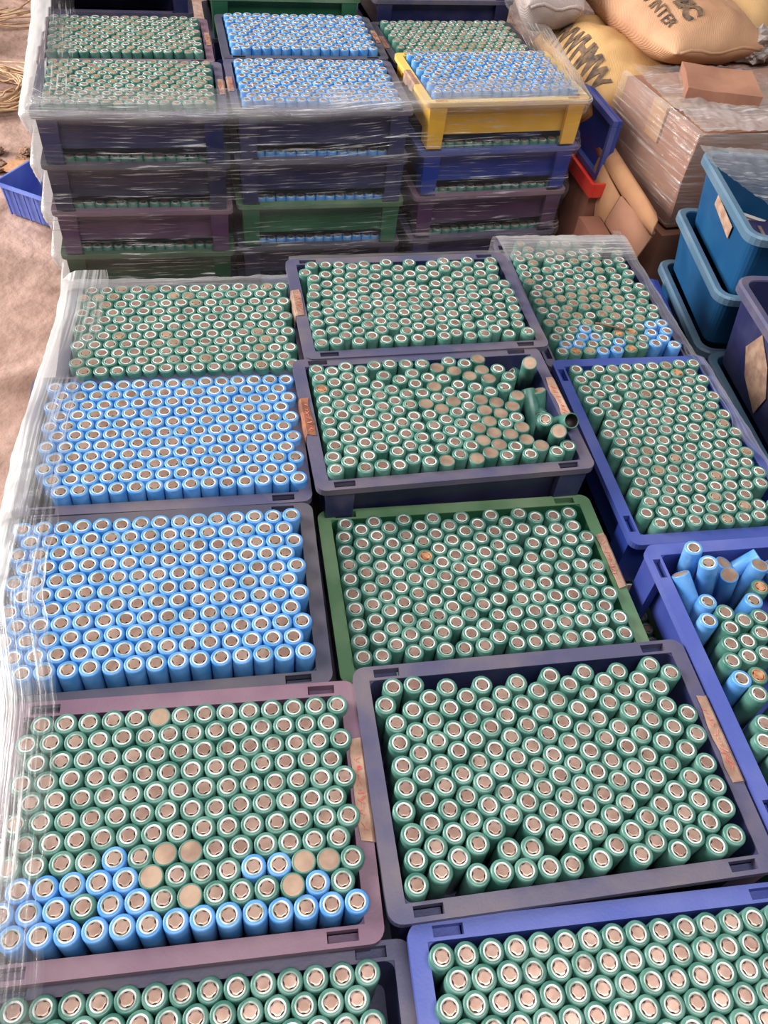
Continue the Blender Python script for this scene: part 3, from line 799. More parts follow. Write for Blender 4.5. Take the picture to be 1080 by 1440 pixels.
# ------------------------------------------------------------------ totes, cartons and sacks beside the crates
def tote(label, colour, corner, yaw, W, D, Ht, zrim, group=None, lip=11, name='plastic_tote'):
    """open tub with a rolled lip; corner = near left corner of the rim"""
    a = math.radians(yaw)
    cx = corner[0] + W / 2 * math.cos(a) - D / 2 * math.sin(a)
    cy = corner[1] + W / 2 * math.sin(a) + D / 2 * math.cos(a)
    t = thing(name, label, 'tote', (cx, cy, zrim), yaw, group)
    hx, hy = W / 2 - lip, D / 2 - lip
    def ring(e, r, z): return [(x, y, z) for x, y in rrect(hx + e, hy + e, r, 5)]
    v, f = loft([ring(-16, 14, -Ht + 4), ring(-2, 18, -2), ring(1, 20, -2), ring(-12, 16, -Ht)], False, True)
    f.append(tuple(range(len(rrect(1, 1, .1, 5)))))
    bm = bmesh.new()
    bv = [bm.verts.new(p) for p in v]
    for q in f: bm.faces.new([bv[i] for i in q])
    bmesh.ops.recalc_face_normals(bm, faces=bm.faces)
    link('tote_body', bm_mesh('tote_body', bm, M['crate_' + colour]), t)
    v, f = loft([ring(-2, 18, -3), ring(-1, 18.5, 0), ring(lip - 3, 24, 1), ring(lip, 26, -2), ring(lip, 26, -13), ring(lip - 2.5, 24, -13), ring(lip - 3, 24, -4), ring(-2, 18, -3)])
    bm = bmesh.new()
    bv = [bm.verts.new(p) for p in v]
    for q in f: bm.faces.new([bv[i] for i in q])
    bmesh.ops.recalc_face_normals(bm, faces=bm.faces)
    link('rolled_rim', bm_mesh('rolled_rim', bm, M['rim_' + colour]), t)
    # upright ribs on the side that shows
    rib = box_mesh('rib', (-3, 3, -5, 5, -Ht * .92, -13), M['crate_' + colour], 1.0)
    for k in range(4):
        o = link('rib', rib, t)
        o.location = (-(hx + 1 - 4) * S, (-hy + (k + .5) * hy / 2) * S, 0)
        o.rotation_euler = (0, math.atan2(-12, Ht), 0)
    return t

M['crate_red'] = plastic('crate_red', srgb(186, 42, 34), srgb(206, 70, 56))
M['rim_red'] = plastic('rim_red', srgb(200, 50, 40), srgb(214, 84, 66))
A1 = tote('turquoise tote of loose battery packs under film, topmost of its stack', 'turquoise', (739, 983), -7.7, 330, 271, 112, 800)
for k in range(7):
    tote('turquoise tote in the lower layers below the tote of battery packs', 'turquoise', (731 + (k % 2) * 6, 981 - (k % 3) * 3), -7.7 + (k % 2), 330, 271, 98, 700 - k * 100, 'totes below the battery packs')
B1 = tote('dark blue tote with a brown paper stuck to its side', 'navy', (700, 686), -3.5, 330, 268, 131, 760)
for k in range(4):
    tote('turquoise tote in the layers below the tote with brown paper', 'turquoise', (707 - (k % 2) * 9, 684), -3.5, 330, 268, 131, 625 - k * 135 if k < 3 else 195, 'totes below the paper-marked tote') if k < 3 else \
        tote('turquoise tote in the layers below the tote with brown paper', 'turquoise', (704, 684), -3.5, 330, 268, 205, 212, 'totes below the paper-marked tote')
# diamond of brown paper on the tote's side wall
ang = math.radians(-3.5)
def on_left_wall(y, z):      # tote-local point on the left wall of B1
    dz = z - 0
    return (-(165 - 11) - 1.6 + 12 * (-dz / 131) - 1.2, y, z)
pv = [on_left_wall(y + 8, z) for y, z in [(18, -24), (44, -64), (20, -98), (-34, -122), (-46, -84), (-22, -50)]]
o = mesh_obj('paper_note', pv, [tuple(range(6))], PAPER['tan'], B1)
md = o.modifiers.new('thick', 'SOLIDIFY'); md.thickness = 0.0008
# sticker band on the upper tote's side
pv = [(-(165 - 11) - 4.5 + 13 * (-z / 112), y, z) for y, z in ((-52, -30), (30, -22), (34, -40), (-48, -52))]
o = mesh_obj('torn_label', pv, [(0, 1, 2, 3)], PAPER['pale'], A1)
md = o.modifiers.new('thick', 'SOLIDIFY'); md.thickness = 0.0008

# things lying in the upper tote
PACKW = plain('white_casing', srgb(226, 220, 212), srgb(206, 200, 196), 30, 0.35)
PACKB = plain('black_casing', srgb(30, 30, 40), srgb(46, 44, 58), 30, 0.4)
PACKN = plain('indigo_wrap', srgb(44, 40, 84), srgb(66, 58, 104), 25, 0.35)
PINK = plain('pale_round_cell', srgb(214, 186, 172), srgb(190, 160, 150), 40, 0.4, 0.3)
def pack(label, x, y, z, sx, sy, sz, rz, tilt, mat, band):
    t = thing('battery_pack', label, 'battery pack', (x, y, z), rz)
    t.rotation_euler.x = math.radians(tilt)
    link('casing', box_mesh('casing', (-sx / 2, sx / 2, -sy / 2, sy / 2, 0, sz), mat, 3), t)
    link('end_band', box_mesh('end_band', (-sx / 2 - .8, -sx / 2 + sx * .22, -sy / 2 - .8, sy / 2 + .8, -.8, sz + .8), band, 2), t)
    o = link('terminal_strip', box_mesh('terminal_strip', (-sx * .12, sx * .3, -3, 3, sz - .5, sz + 1.2), M['cap_metal'], .5), t)
base = 800 - 108
for k, (x, y, sx, sy, sz, rz, tl, mt, bd, lb) in enumerate([
    (865, 1180, 70, 34, 24, -40, 0, PACKW, PACKB, 'white battery pack with a dark end band inside the turquoise tote'),
    (935, 1165, 80, 36, 26, 20, 0, PACKN, PACKB, 'indigo wrapped battery pack lying flat in the turquoise tote'),
    (848, 1100, 96, 60, 40, 80, 0, PACKN, PACKW, 'indigo wrapped battery pack with pale band in the turquoise tote'),
    (910, 1050, 110, 60, 44, 70, 0, PACKB, PACKN, 'black battery pack at the near end of the turquoise tote'),
    (1000, 1070, 100, 64, 42, 30, 0, PACKN, PACKB, 'thick indigo battery pack beside the black one in the turquoise tote')]):
    pack(lb, x, y, base + 1, sx, sy, sz, rz, tl, mt, bd)
t = thing('coin_cell', 'pale round cell lying on the packs in the turquoise tote', 'battery', (812, 1040, base + 46))
v, f = lathe([(0.1, 0), (16, 0), (17, 1.5), (17, 8), (16, 9.5), (0.1, 9.5)], 28)
mesh_obj('can', v, f, PINK, t, smooth=False)
v, f = lathe([(0.1, 11), (9, 11), (9.6, 9.3)], 24)
mesh_obj('terminal', v, f, M['cap_metal'], t)
t.location = (822 * S, 1040 * S, (base + 1) * S)

# trays stood on edge beside the totes and cartons
def tray(label, colour, x, y, z, yaw, lean, y0, y1, ht):
    t = thing('storage_tray', label, 'tray', (x, y, z), yaw)
    t.rotation_euler.y = math.radians(lean)
    link('panel', box_mesh('panel', (-4, 4, y0, y1, 0, ht), M['crate_' + colour], 2), t)
    for za, zb, ya, yb in ((0, 12, y0, y1), (ht - 12, ht, y0, y1), (12, ht - 12, y0, y0 + 10), (12, ht - 12, y1 - 10, y1)):
        link('edge_lip', box_mesh('edge_lip', (-15, -4, ya, yb, za, zb), M['rim_' + colour], 1.5), t)
    return t
tray('dark blue tray stood on edge against the turquoise totes', 'blue', 693, 1080, 330, -7, 8, -60, 110, 270)
t = thing('wooden_block', 'low wooden block under the dark blue tray', 'block', (700, 1085, 0), -7)
link('block', box_mesh('block', (-40, 16, -100, 110, 0, 316), M['pallet_wood'], 3), t)
link('top_board', box_mesh('top_board', (-42, 18, -102, 112, 316, 329), M['pallet_wood'], 2), t)

# ---- cardboard
CARD = plain('cardboard', srgb(146, 100, 80), srgb(166, 120, 96), 12, 0.85, bump=0.08, bscale=60)
CARD2 = plain('cardboard_light', srgb(182, 136, 98), srgb(160, 114, 84), 14, 0.85, bump=0.08, bscale=60)
CARD3 = plain('cardboard_dark', srgb(120, 76, 62), srgb(140, 92, 74), 14, 0.85, bump=0.08, bscale=60)
TAPE = plain('parcel_tape', srgb(170, 128, 92), srgb(190, 150, 110), 20, 0.15)
def carton(label, corner, yaw, W, D, Ht, ztop, mat, seam=True):
    """closed carton; corner = near left top corner"""
    a = math.radians(yaw)
    cx = corner[0] + W / 2 * math.cos(a) - D / 2 * math.sin(a)
    cy = corner[1] + W / 2 * math.sin(a) + D / 2 * math.cos(a)
    t = thing('cardboard_carton', label, 'carton', (cx, cy, ztop - Ht), yaw)
    bm = bmesh.new()
    bm_box(bm, -W / 2, W / 2, -D / 2, D / 2, 0, Ht)
    bmesh.ops.subdivide_edges(bm, edges=bm.edges, cuts=5, use_grid_fill=True)
    for v in bm.verts:
        q = noise.noise_vector(Vector((v.co.x + cx, v.co.y, v.co.z)) * 0.012)
        v.co += Vector((q.x * 5, q.y * 5, min(0, q.z * 5) if v.co.z > 1 else 0))
    link('carton_body', bm_mesh('carton_body', bm, mat), t)
    if seam:
        link('tape', box_mesh('tape', (-W / 2 - 5, W / 2 + 5, -22, 22, Ht - 2, Ht + 1.5), TAPE), t)
        for s in (-1, 1):
            link('tape', box_mesh('tape', (s * (W / 2 + 3) - 2, s * (W / 2 + 3) + 2, -22, 22, Ht - 60, Ht - 2), TAPE), t)
    return t
carton('big brown carton under shiny film beside the sacks', (797, 1301), 9.5, 400, 243, 172, 800, CARD)
carton('crushed brown carton below the film-wrapped carton, flaps torn open', (785, 1285), 8, 390, 255, 300, 622, CARD, False)
carton('dark brown carton on the floor beneath the crushed carton', (785, 1285), 8, 390, 255, 316, 318, CARD3)
carton('flat brown carton lying on top of the film-wrapped carton', (818, 1425), -16.5, 130, 120, 26, 828, CARD, False)
carton('small dark carton squeezed between the wrapped crates and the flaps', (672, 1285), 3, 40, 112, 596, 596, CARD3, False)
carton('brown carton under the blue and red trays', (692, 1425), 3, 52, 220, 622, 622, CARD3, False)
carton('narrow carton holding up the grey bundles', (990, 1606), 4, 300, 60, 796, 796, CARD3, False)
carton('large plain carton carrying the sacks', (705, 1694), 2, 640, 380, 618, 618, CARD3, False)

def sheet(name, rows, mat, parent=None, thick=3.0, sub=0):
    """grid of points -> thickened sheet"""
    n = len(rows[0])
    verts = [p for r in rows for p in r]
    faces = [(j * n + i, j * n + i + 1, (j + 1) * n + i + 1, (j + 1) * n + i) for j in range(len(rows) - 1) for i in range(n - 1)]
    o = mesh_obj(name, verts, faces, mat, parent, smooth=True)
    if sub:
        md = o.modifiers.new('sub', 'SUBSURF'); md.levels = md.render_levels = sub
    md = o.modifiers.new('thick', 'SOLIDIFY'); md.thickness = thick * S
    return o
# torn flaps leaning out below the big carton
fl = thing('cardboard_flaps', 'bent tan cardboard flaps hanging from the crushed carton', 'cardboard', (0, 0, 0))
sheet('flap', [[(722, 1488, 668), (720, 1420, 662), (722, 1362, 656)], [(716, 1500, 610), (712, 1435, 606), (716, 1376, 600)], [(724, 1520, 540), (722, 1450, 534), (728, 1392, 528)]], CARD2, fl, 4)
sheet('flap', [[(722, 1356, 660), (734, 1300, 656), (750, 1250, 650)], [(716, 1372, 604), (722, 1312, 600), (738, 1258, 596)], [(730, 1388, 530), (732, 1330, 526), (742, 1270, 520)]], CARD, fl, 4)
sheet('rolled_edge', [[(742, 1548, 690), (740, 1450, 688), (742, 1350, 684), (748, 1246, 676)], [(730, 1540, 688), (728, 1445, 686), (731, 1345, 682), (740, 1240, 674)],
      [(722, 1530, 668), (720, 1438, 666), (724, 1340, 662), (736, 1236, 656)], [(734, 1530, 650), (734, 1438, 648), (738, 1340, 646), (750, 1240, 642)]], CARD2, fl, 4, 1)
fl['category'] = 'cardboard'

tray('blue tray stood on edge between the cartons and the wrapped crates', 'blue', 724, 1535, 630, 3, 1, -72, 90, 118)
t = thing('storage_tray', 'shallow red tray lying flat under the blue one', 'tray', (714, 1532, 623), 3)
link('tray_floor', box_mesh('tray_floor', (-30, 28, -112, 102, 0, 6), M['crate_red'], 1), t)
for x0, x1, y0, y1 in ((-34, -28, -114, 104), (26, 32, -114, 104), (-28, 26, -114, -108), (-28, 26, 98, 104)):
    link('tray_wall', box_mesh('tray_wall', (x0, x1, y0, y1, 0, 27), M['rim_red'], 1), t)

# ---- woven sacks
def weave(name, c1, c2):
    m, nt, out = nmat(name)
    b = nt.nodes.new('ShaderNodeBsdfPrincipled')
    nt.links.new(b.outputs[0], out.inputs[0])
    b.inputs['Roughness'].default_value = 0.7
    g = nt.nodes.new('ShaderNodeNewGeometry')
    n = nt.nodes.new('ShaderNodeTexNoise'); n.inputs['Scale'].default_value = 9; n.inputs['Detail'].default_value = 7
    nt.links.new(g.outputs['Position'], n.inputs['Vector'])
    r = nt.nodes.new('ShaderNodeValToRGB')
    r.color_ramp.elements[0].position, r.color_ramp.elements[1].position = .32, .66
    r.color_ramp.elements[0].color, r.color_ramp.elements[1].color = c1, c2
    nt.links.new(n.outputs[0], r.inputs[0]); nt.links.new(r.outputs[0], b.inputs['Base Color'])
    w = nt.nodes.new('ShaderNodeTexWave'); w.inputs['Scale'].default_value = 140; w.inputs['Distortion'].default_value = 2
    nt.links.new(g.outputs['Position'], w.inputs['Vector'])
    bp = nt.nodes.new('ShaderNodeBump'); bp.inputs['Strength'].default_value = .25; bp.inputs['Distance'].default_value = .003
    nt.links.new(w.outputs[0], bp.inputs['Height']); nt.links.new(bp.outputs[0], b.inputs['Normal'])
    return m
INK = plain('sack_ink', srgb(66, 56, 52), srgb(124, 98, 74), 70, 0.8)
def sack_height(x, y, L, Wd, Hh, seed):
    u, v = min(1, abs(x) / (L / 2)), min(1, abs(y) / (Wd / 2))
    e = max(0.0, 1 - u ** 3.2) ** .55 * max(0.0, 1 - v ** 3.0) ** .55
    wr = noise.fractal(Vector((x * .011 + seed, y * .011, seed)), 1, 2, 4)
    return Hh / 2 * e * (1 + .10 * wr) + 5 * wr * min(1, e * 3)
def sack(label, loc, rot, L, Wd, Hh, mat, seed, texts=()):
    t = thing('woven_sack', label, 'sack', loc)
    t.rotation_euler = tuple(math.radians(a) for a in rot)
    nx, ny = 46, 34
    verts, faces = [], []
    for sgn in (1, -1):
        b = len(verts)
        for j in range(ny + 1):
            for i in range(nx + 1):
                x = -L / 2 + L * (0.5 - 0.5 * math.cos(math.pi * i / nx))
                y = -Wd / 2 + Wd * (0.5 - 0.5 * math.cos(math.pi * j / ny))
                pinch = 1 - .10 * (abs(y) / (Wd / 2)) ** 2 * 0
                verts.append((x * pinch, y * (1 - .12 * (abs(x) / (L / 2)) ** 4), Hh / 2 + sgn * sack_height(x, y, L, Wd, Hh, seed + sgn)))
        for j in range(ny):
            for i in range(nx):
                a = b + j * (nx + 1) + i
                q = (a, a + 1, a + nx + 2, a + nx + 1)
                faces.append(q if sgn > 0 else q[::-1])
    me = mesh_obj('sack_body', verts, faces, mat, t, smooth=True)
    bm = bmesh.new(); bm.from_mesh(me.data); bmesh.ops.remove_doubles(bm, verts=bm.verts, dist=.0002)
    bm.to_mesh(me.data); bm.free()
    # stitched seam at the ends
    for s in (-1, 1):
        v, f = tube([(s * L * .492, -Wd * .40 + Wd * .8 * k / 8, Hh / 2 + 4 * math.sin(k * 1.3)) for k in range(9)], 4, 6)
        mesh_obj('stitched_seam', v, f, mat, t, smooth=True)
    for (txt, size, px, py, ang, wt) in texts:
        cu = bpy.data.curves.new('lettering', 'FONT')
        cu.body = txt; cu.size = size; cu.align_x = 'CENTER'; cu.align_y = 'CENTER'; cu.resolution_u = 2
        cu.offset = wt
        to = bpy.data.objects.new('lettering', cu); COL.objects.link(to)
        dg = bpy.context.evaluated_depsgraph_get()
        tm = bpy.data.meshes.new_from_object(to.evaluated_get(dg))
        bpy.data.objects.remove(to); bpy.data.curves.remove(cu)
        bm = bmesh.new(); bm.from_mesh(tm)
        bmesh.ops.triangulate(bm, faces=bm.faces)
        for _ in range(3):
            long_ = [e for e in bm.edges if e.calc_length() > 9]
            if not long_: break
            bmesh.ops.subdivide_edges(bm, edges=long_, cuts=1)
            bmesh.ops.triangulate(bm, faces=bm.faces)
        ca, sa = math.cos(math.radians(ang)), math.sin(math.radians(ang))
        for vv in bm.verts:
            x, y = vv.co.x * ca - vv.co.y * sa + px, vv.co.x * sa + vv.co.y * ca + py
            vv.co = Vector((x, y * (1 - .12 * (abs(x) / (L / 2)) ** 4), Hh / 2 + sack_height(x, y, L, Wd, Hh, seed + 1) + 2.2))
        bpy.data.meshes.remove(tm)
        link('printed_lettering', bm_mesh('printed_lettering', bm, INK), t)
    return t
OCHRE = weave('ochre_weave', srgb(176, 132, 82), srgb(204, 164, 110))
TANW = weave('tan_weave', srgb(170, 124, 94), srgb(204, 160, 124))
SANDW = weave('sand_weave', srgb(196, 154, 104), srgb(216, 178, 128))
GREYW = weave('grey_weave', srgb(150, 138, 136), srgb(188, 174, 170))
GREENW = weave('green_weave', srgb(36, 70, 44), srgb(54, 92, 58))
sack('bulging ochre woven sack with dark block letters along its edge', (800, 1745, 622), (0, 0, 98), 340, 230, 180, OCHRE, 1.3,
     [('WWHMW', 46, -30, 88, 180, 2.0)])
sack('tan woven sack with printed lettering slumped over the ochre sack', (912, 1765, 770), (0, 0, -78), 370, 240, 120, TANW, 4.1,
     [('WW INTER', 28, 62, -92, 0, .5), ('NATEC', 46, 62, -50, 0, 3)])
sack('smooth sandy sack at the top of the heap', (1090, 1850, 622), (0, 0, -70), 330, 230, 270, SANDW, 7.7)
sack('pale grey dusty sack behind the yellow crate', (690, 1900, 766), (0, 0, 84), 250, 130, 130, GREYW, 9.2)
sack('dark green sack at the edge of the heap', (1345, 1800, 622), (0, 0, 30), 200, 160, 250, GREENW, 3.4)
# crumpled grey bundles
FOIL = plain('crumpled_grey_plastic', srgb(128, 116, 112), srgb(176, 162, 156), 26, 0.3, bump=0.4, bscale=40)
STONE = plain('dusty_grey_cloth', srgb(132, 118, 108), srgb(164, 148, 136), 18, 0.9, bump=0.3, bscale=60)
def lump(name, label, cat, loc, size, mat, seed, amp=.25, freq=2.2):
    bm = bmesh.new()
    bmesh.ops.create_icosphere(bm, subdivisions=4, radius=1)
    for v in bm.verts:
        p = v.co.copy()
        k = 1 + amp * noise.turbulence(p * freq + Vector((seed, seed * 2, 0)), 4, True) - amp * .5
        v.co = Vector((p.x * k * size[0], p.y * k * size[1], max(-.62, p.z * k) * size[2]))
    return tag(link(name, bm_mesh(name, bm, mat), None), label, cat)
for nm, lb, cat, loc, sz, mt, sd, am in (
    ('crumpled_plastic', 'crumpled grey plastic between the brown carton and the sandy sack', 'plastic', (1045, 1632, 822), (56, 34, 34), FOIL, 2, .6),
    ('cloth_bundle', 'grey dusty cloth bundle at the edge of the heap', 'bundle', (1170, 1640, 822), (66, 34, 34), STONE, 5, .35)):
    o = lump(nm, lb, cat, loc, sz, mt, sd, am); o.location = tuple(c * S for c in loc)
v, f = tube([(960 + 7 * k, 1800 - 20 * k + 6 * math.sin(k), 905 - 6 * k) for k in range(9)], 2.2, 6)
tag(mesh_obj('white_string', v, f, PACKW), 'white string trailing over the sandy sack', 'string')

# ---- floor things at the far side
BASK = plain('basket_blue', srgb(84, 104, 184), srgb(108, 128, 204), 12, 0.4)
t = thing('plastic_basket', 'small empty blue ribbed basket on the floor', 'basket', (0, 0, 0), -33)
bx, by = -641 + 130 * .836 + 82 * .549, 2451 - 130 * .549 + 82 * .836
t.location = (bx * S, by * S, 2 * S)
def ring(e, z, r=10): return [(x, y, z) for x, y in rrect(130 + e, 82 + e, r, 4)]
v, f = loft([ring(-14, 4), ring(-2, 98), ring(0, 98), ring(-11, 0)], False, True)
f.append(tuple(range(20)))
bm = bmesh.new(); bv = [bm.verts.new(p) for p in v]
for q in f: bm.faces.new([bv[i] for i in q])
bmesh.ops.recalc_face_normals(bm, faces=bm.faces)
link('basket_body', bm_mesh('basket_body', bm, BASK), t)
v, f = loft([ring(-2, 96), ring(0, 101), ring(6, 101), ring(8, 92), ring(5, 92), ring(0, 96), ring(-2, 96)])
mesh_obj('rim', v, f, BASK, t)
rb = box_mesh('rib', (-1.5, 1.5, -2, 2, 4, 92), BASK)
for s in (-1, 1):
    for k in range(7):
        o = link('rib', rb, t); o.location = ((-105 + 35 * k) * S, s * 78 * S, 0); o.rotation_euler = (math.atan2(-11 * s, 94) * 1.0, 0, 0)
STRAW = plain('pale_strapping', srgb(206, 176, 140), srgb(170, 132, 100), 30, 0.5)
rs = random.Random(11)
def strap_coil(label, cx, cy, rad, n, squash, seed):
    rs = random.Random(seed)
    V, Fc = [], []
    for k in range(n):
        r0 = rad * rs.uniform(.55, 1.1)
        a0 = rs.uniform(0, 6.28); ext = rs.uniform(2.2, 5.5)
        path = [(cx + r0 * math.cos(a0 + ext * i / 14) + rs.uniform(-4, 4), cy + r0 * squash * math.sin(a0 + ext * i / 14), 6 + 40 * (k / n) + 10 * math.sin(i)) for i in range(15)]
        v, f = tube(path, 3.2, 5)
        b = len(V); V += v; Fc += [tuple(q + b for q in ff) for ff in f]
    tag(mesh_obj('strapping_coil', V, Fc, STRAW, smooth=True), label, 'strapping', kind='stuff')
strap_coil('tangled coil of pale strapping on the floor beyond the blue basket', -790, 3260, 180, 26, 1.0, 5)
strap_coil('loose hoops of pale strapping at the far side of the floor', -860, 4080, 210, 18, 1.0, 8)
DEB = plain('brown_debris', srgb(112, 82, 66), srgb(158, 122, 100), 22, .9)
rs = random.Random(4)
for k in range(14):
    x, y = -900 + 95 * (k % 4) + rs.uniform(-18, 18), 2640 + 95 * (k // 4) + rs.uniform(-18, 18)
    s_ = rs.uniform(16, 34)
    o = lump('rubble_piece', 'small brown lump of rubble on the floor beyond the blue basket', 'rubble', (0, 0, 0), (s_ * rs.uniform(.8, 1.5), s_, s_ * .5), DEB, k * 3.1, .5)
    o['group'] = 'rubble lumps on the floor'
    o.location = (x * S, y * S, s_ * .28 * S); o.rotation_euler.z = rs.uniform(0, 6)
tag(lump('tan_slab', 'pale flat scrap lying among the rubble', 'scrap', (0, 0, 0), (70, 40, 14), CARD2, 7.7, .2), None).location = (-.62, 2.72, .009)
tag(lump('dark_sack', 'dark heap of rags at the far side', 'rags', (0, 0, 0), (300, 190, 120), plain('dark_rag', srgb(70, 54, 46), srgb(104, 80, 66), 9, .9), 1.7, .5), None).location = (-1.25, 3.6, .07)

# ------------------------------------------------------------------ stretch film
def film_material(name, streak=(2.0, 70.0), lo=.52, hi=.74, base=.10, smax=.55, tint=(1, 1, 1), gl=.35):
    m, nt, out = nmat(name)
    N = nt.nodes.new; Lk = nt.links.new
    uv = N('ShaderNodeUVMap')
    mp = N('ShaderNodeMapping'); mp.inputs['Scale'].default_value = (streak[0], streak[1], 1)
    Lk(uv.outputs[0], mp.inputs[0])
    n1 = N('ShaderNodeTexNoise'); n1.inputs['Scale'].default_value = 1.0; n1.inputs['Detail'].default_value = 6; n1.inputs['Distortion'].default_value = .4
    Lk(mp.outputs[0], n1.inputs['Vector'])
    r1 = N('ShaderNodeMapRange'); r1.inputs[1].default_value, r1.inputs[2].default_value = lo, hi  # pale streaks painted in for the glints on stretched wrinkles
    Lk(n1.outputs[0], r1.inputs[0])
    n2 = N('ShaderNodeTexNoise'); n2.inputs['Scale'].default_value = 9; n2.inputs['Detail'].default_value = 3
    Lk(uv.outputs[0], n2.inputs['Vector'])
    r2 = N('ShaderNodeMapRange'); r2.inputs[1].default_value, r2.inputs[2].default_value = .38, .66
    Lk(n2.outputs[0], r2.inputs[0])
    mu = N('ShaderNodeMath'); mu.operation = 'MULTIPLY'
    Lk(r1.outputs[0], mu.inputs[0]); Lk(r2.outputs[0], mu.inputs[1])
    ms = N('ShaderNodeMath'); ms.operation = 'MULTIPLY'; ms.inputs[1].default_value = smax
    Lk(mu.outputs[0], ms.inputs[0])
    at = N('ShaderNodeAttribute'); at.attribute_name = 'haze'
    ad = N('ShaderNodeMath'); ad.operation = 'ADD'; ad.use_clamp = True
    Lk(ms.outputs[0], ad.inputs[0]); Lk(at.outputs['Fac'], ad.inputs[1])
    ad2 = N('ShaderNodeMath'); ad2.operation = 'ADD'; ad2.use_clamp = True; ad2.inputs[1].default_value = base
    Lk(ad.outputs[0], ad2.inputs[0])
    tr = N('ShaderNodeBsdfTransparent'); tr.inputs[0].default_value = (.97, .97, .97, 1)
    df = N('ShaderNodeBsdfDiffuse'); df.inputs[0].default_value = (.86 * tint[0], .84 * tint[1], .84 * tint[2], 1)
    tl = N('ShaderNodeBsdfTranslucent'); tl.inputs[0].default_value = (.86 * tint[0], .84 * tint[1], .84 * tint[2], 1)
    dm = N('ShaderNodeMixShader'); dm.inputs[0].default_value = .4
    Lk(df.outputs[0], dm.inputs[1]); Lk(tl.outputs[0], dm.inputs[2])
    gs = N('ShaderNodeBsdfGlossy'); gs.inputs['Roughness'].default_value = .2
    bp = N('ShaderNodeBump'); bp.inputs['Strength'].default_value = .8; bp.inputs['Distance'].default_value = .003
    Lk(n1.outputs[0], bp.inputs['Height']); Lk(bp.outputs[0], gs.inputs['Normal'])
    body = N('ShaderNodeMixShader'); body.inputs[0].default_value = .22
    Lk(dm.outputs[0], body.inputs[1]); Lk(gs.outputs[0], body.inputs[2])
    mx = N('ShaderNodeMixShader')
    Lk(ad2.outputs[0], mx.inputs[0]); Lk(tr.outputs[0], mx.inputs[1]); Lk(body.outputs[0], mx.inputs[2])
    fr = N('ShaderNodeLayerWeight'); fr.inputs[0].default_value = .25
    Lk(bp.outputs[0], fr.inputs['Normal'])
    fm = N('ShaderNodeMath'); fm.operation = 'MULTIPLY'; fm.inputs[1].default_value = gl
    Lk(fr.outputs['Fresnel'], fm.inputs[0])
    fin = N('ShaderNodeMixShader')
    Lk(fm.outputs[0], fin.inputs[0]); Lk(mx.outputs[0], fin.inputs[1]); Lk(gs.outputs[0], fin.inputs[2])
    Lk(fin.outputs[0], out.inputs[0])
    return m

class Film:
    """thin wrinkled sheet made of lofted patches; rails run along the stretch direction"""
    def __init__(self): self.v, self.f, self.uv, self.h = [], [], [], []
    def patch(self, rails, hazes, nu, nv, wr=2.0, fu=.008, fv=.06, seed=0.0, ragged=0.0, crumple=0.0):
        R_ = [np.array(r, float) for r in rails]
        def resample(a, t):
            d = np.concatenate(([0], np.cumsum(np.linalg.norm(np.diff(a, axis=0), axis=1))))
            d /= d[-1]
            return np.stack([np.interp(t, d, a[:, k]) for k in range(3)], 1)
        tu = np.linspace(0, 1, nu)
        G_ = np.stack([resample(r, tu) for r in R_])            # rails x nu x 3
        mid = G_[:, nu // 2]
        dv = np.concatenate(([0], np.cumsum(np.maximum(1e-6, np.linalg.norm(np.diff(G_, axis=0), axis=2).mean(1)))))
        tv = np.linspace(0, dv[-1], nv)
        X = np.empty((nv, nu, 3)); hz = np.interp(tv, dv, hazes)
        for k in range(3):
            for i in range(nu):
                X[:, i, k] = np.interp(tv, dv, G_[:, i, k])
        du = np.gradient(X, axis=1); dvv = np.gradient(X, axis=0)
        nrm = np.cross(du, dvv); nrm /= np.linalg.norm(nrm, axis=2, keepdims=True) + 1e-9
        L = np.linalg.norm(np.diff(R_[0], axis=0), axis=1).sum()
        b = len(self.v)
        for j in range(nv):
            for i in range(nu):
                p = X[j, i]; s = tu[i] * L
                w = wr * noise.fractal(Vector((s * fu + seed, tv[j] * fv, seed)), .9, 2, 3)
                if crumple: w += crumple * noise.fractal(Vector((p[0] * .03, p[1] * .03, p[2] * .03 + seed)), .8, 2, 3)
                q = p + nrm[j, i] * abs(w) * self.sgn
                if ragged and j == 0: q = q + (X[1, i] - X[0, i]) * ragged * noise.noise(Vector((s * .02, seed, 0)))
                self.v.append(tuple(q)); self.uv.append((s * S, tv[j] * S)); self.h.append(max(0, hz[j] * (1 + .5 * noise.noise(Vector((s * .015, tv[j] * .02, seed))))))
        for j in range(nv - 1):
            for i in range(nu - 1):
                a = b + j * nu + i
                self.f.append((a, a + 1, a + nu + 1, a + nu))
    sgn = 1
    def build(self, name, mat, label):
        o = mesh_obj(name, self.v, self.f, mat, smooth=True)
        me = o.data
        ul = me.uv_layers.new(name='UVMap')
        li = np.empty(len(me.loops), np.int32); me.loops.foreach_get('vertex_index', li)
        ul.data.foreach_set('uv', np.array(self.uv, np.float32)[li].ravel())
        at = me.attributes.new('haze', 'FLOAT', 'POINT')
        at.data.foreach_set('value', np.array(self.h, np.float32))
        return tag(o, label, 'plastic film')

FILM_B = film_material('film_streaked', (11, 280), .56, .64, .01, 1.0, gl=.08)
FILM_F = film_material('film_crumpled', (4, 260), .46, .66, .03, .9, gl=.15)
FILM_R = film_material('film_loose', (7.0, 160), .52, .70, .02, .8, gl=.15)

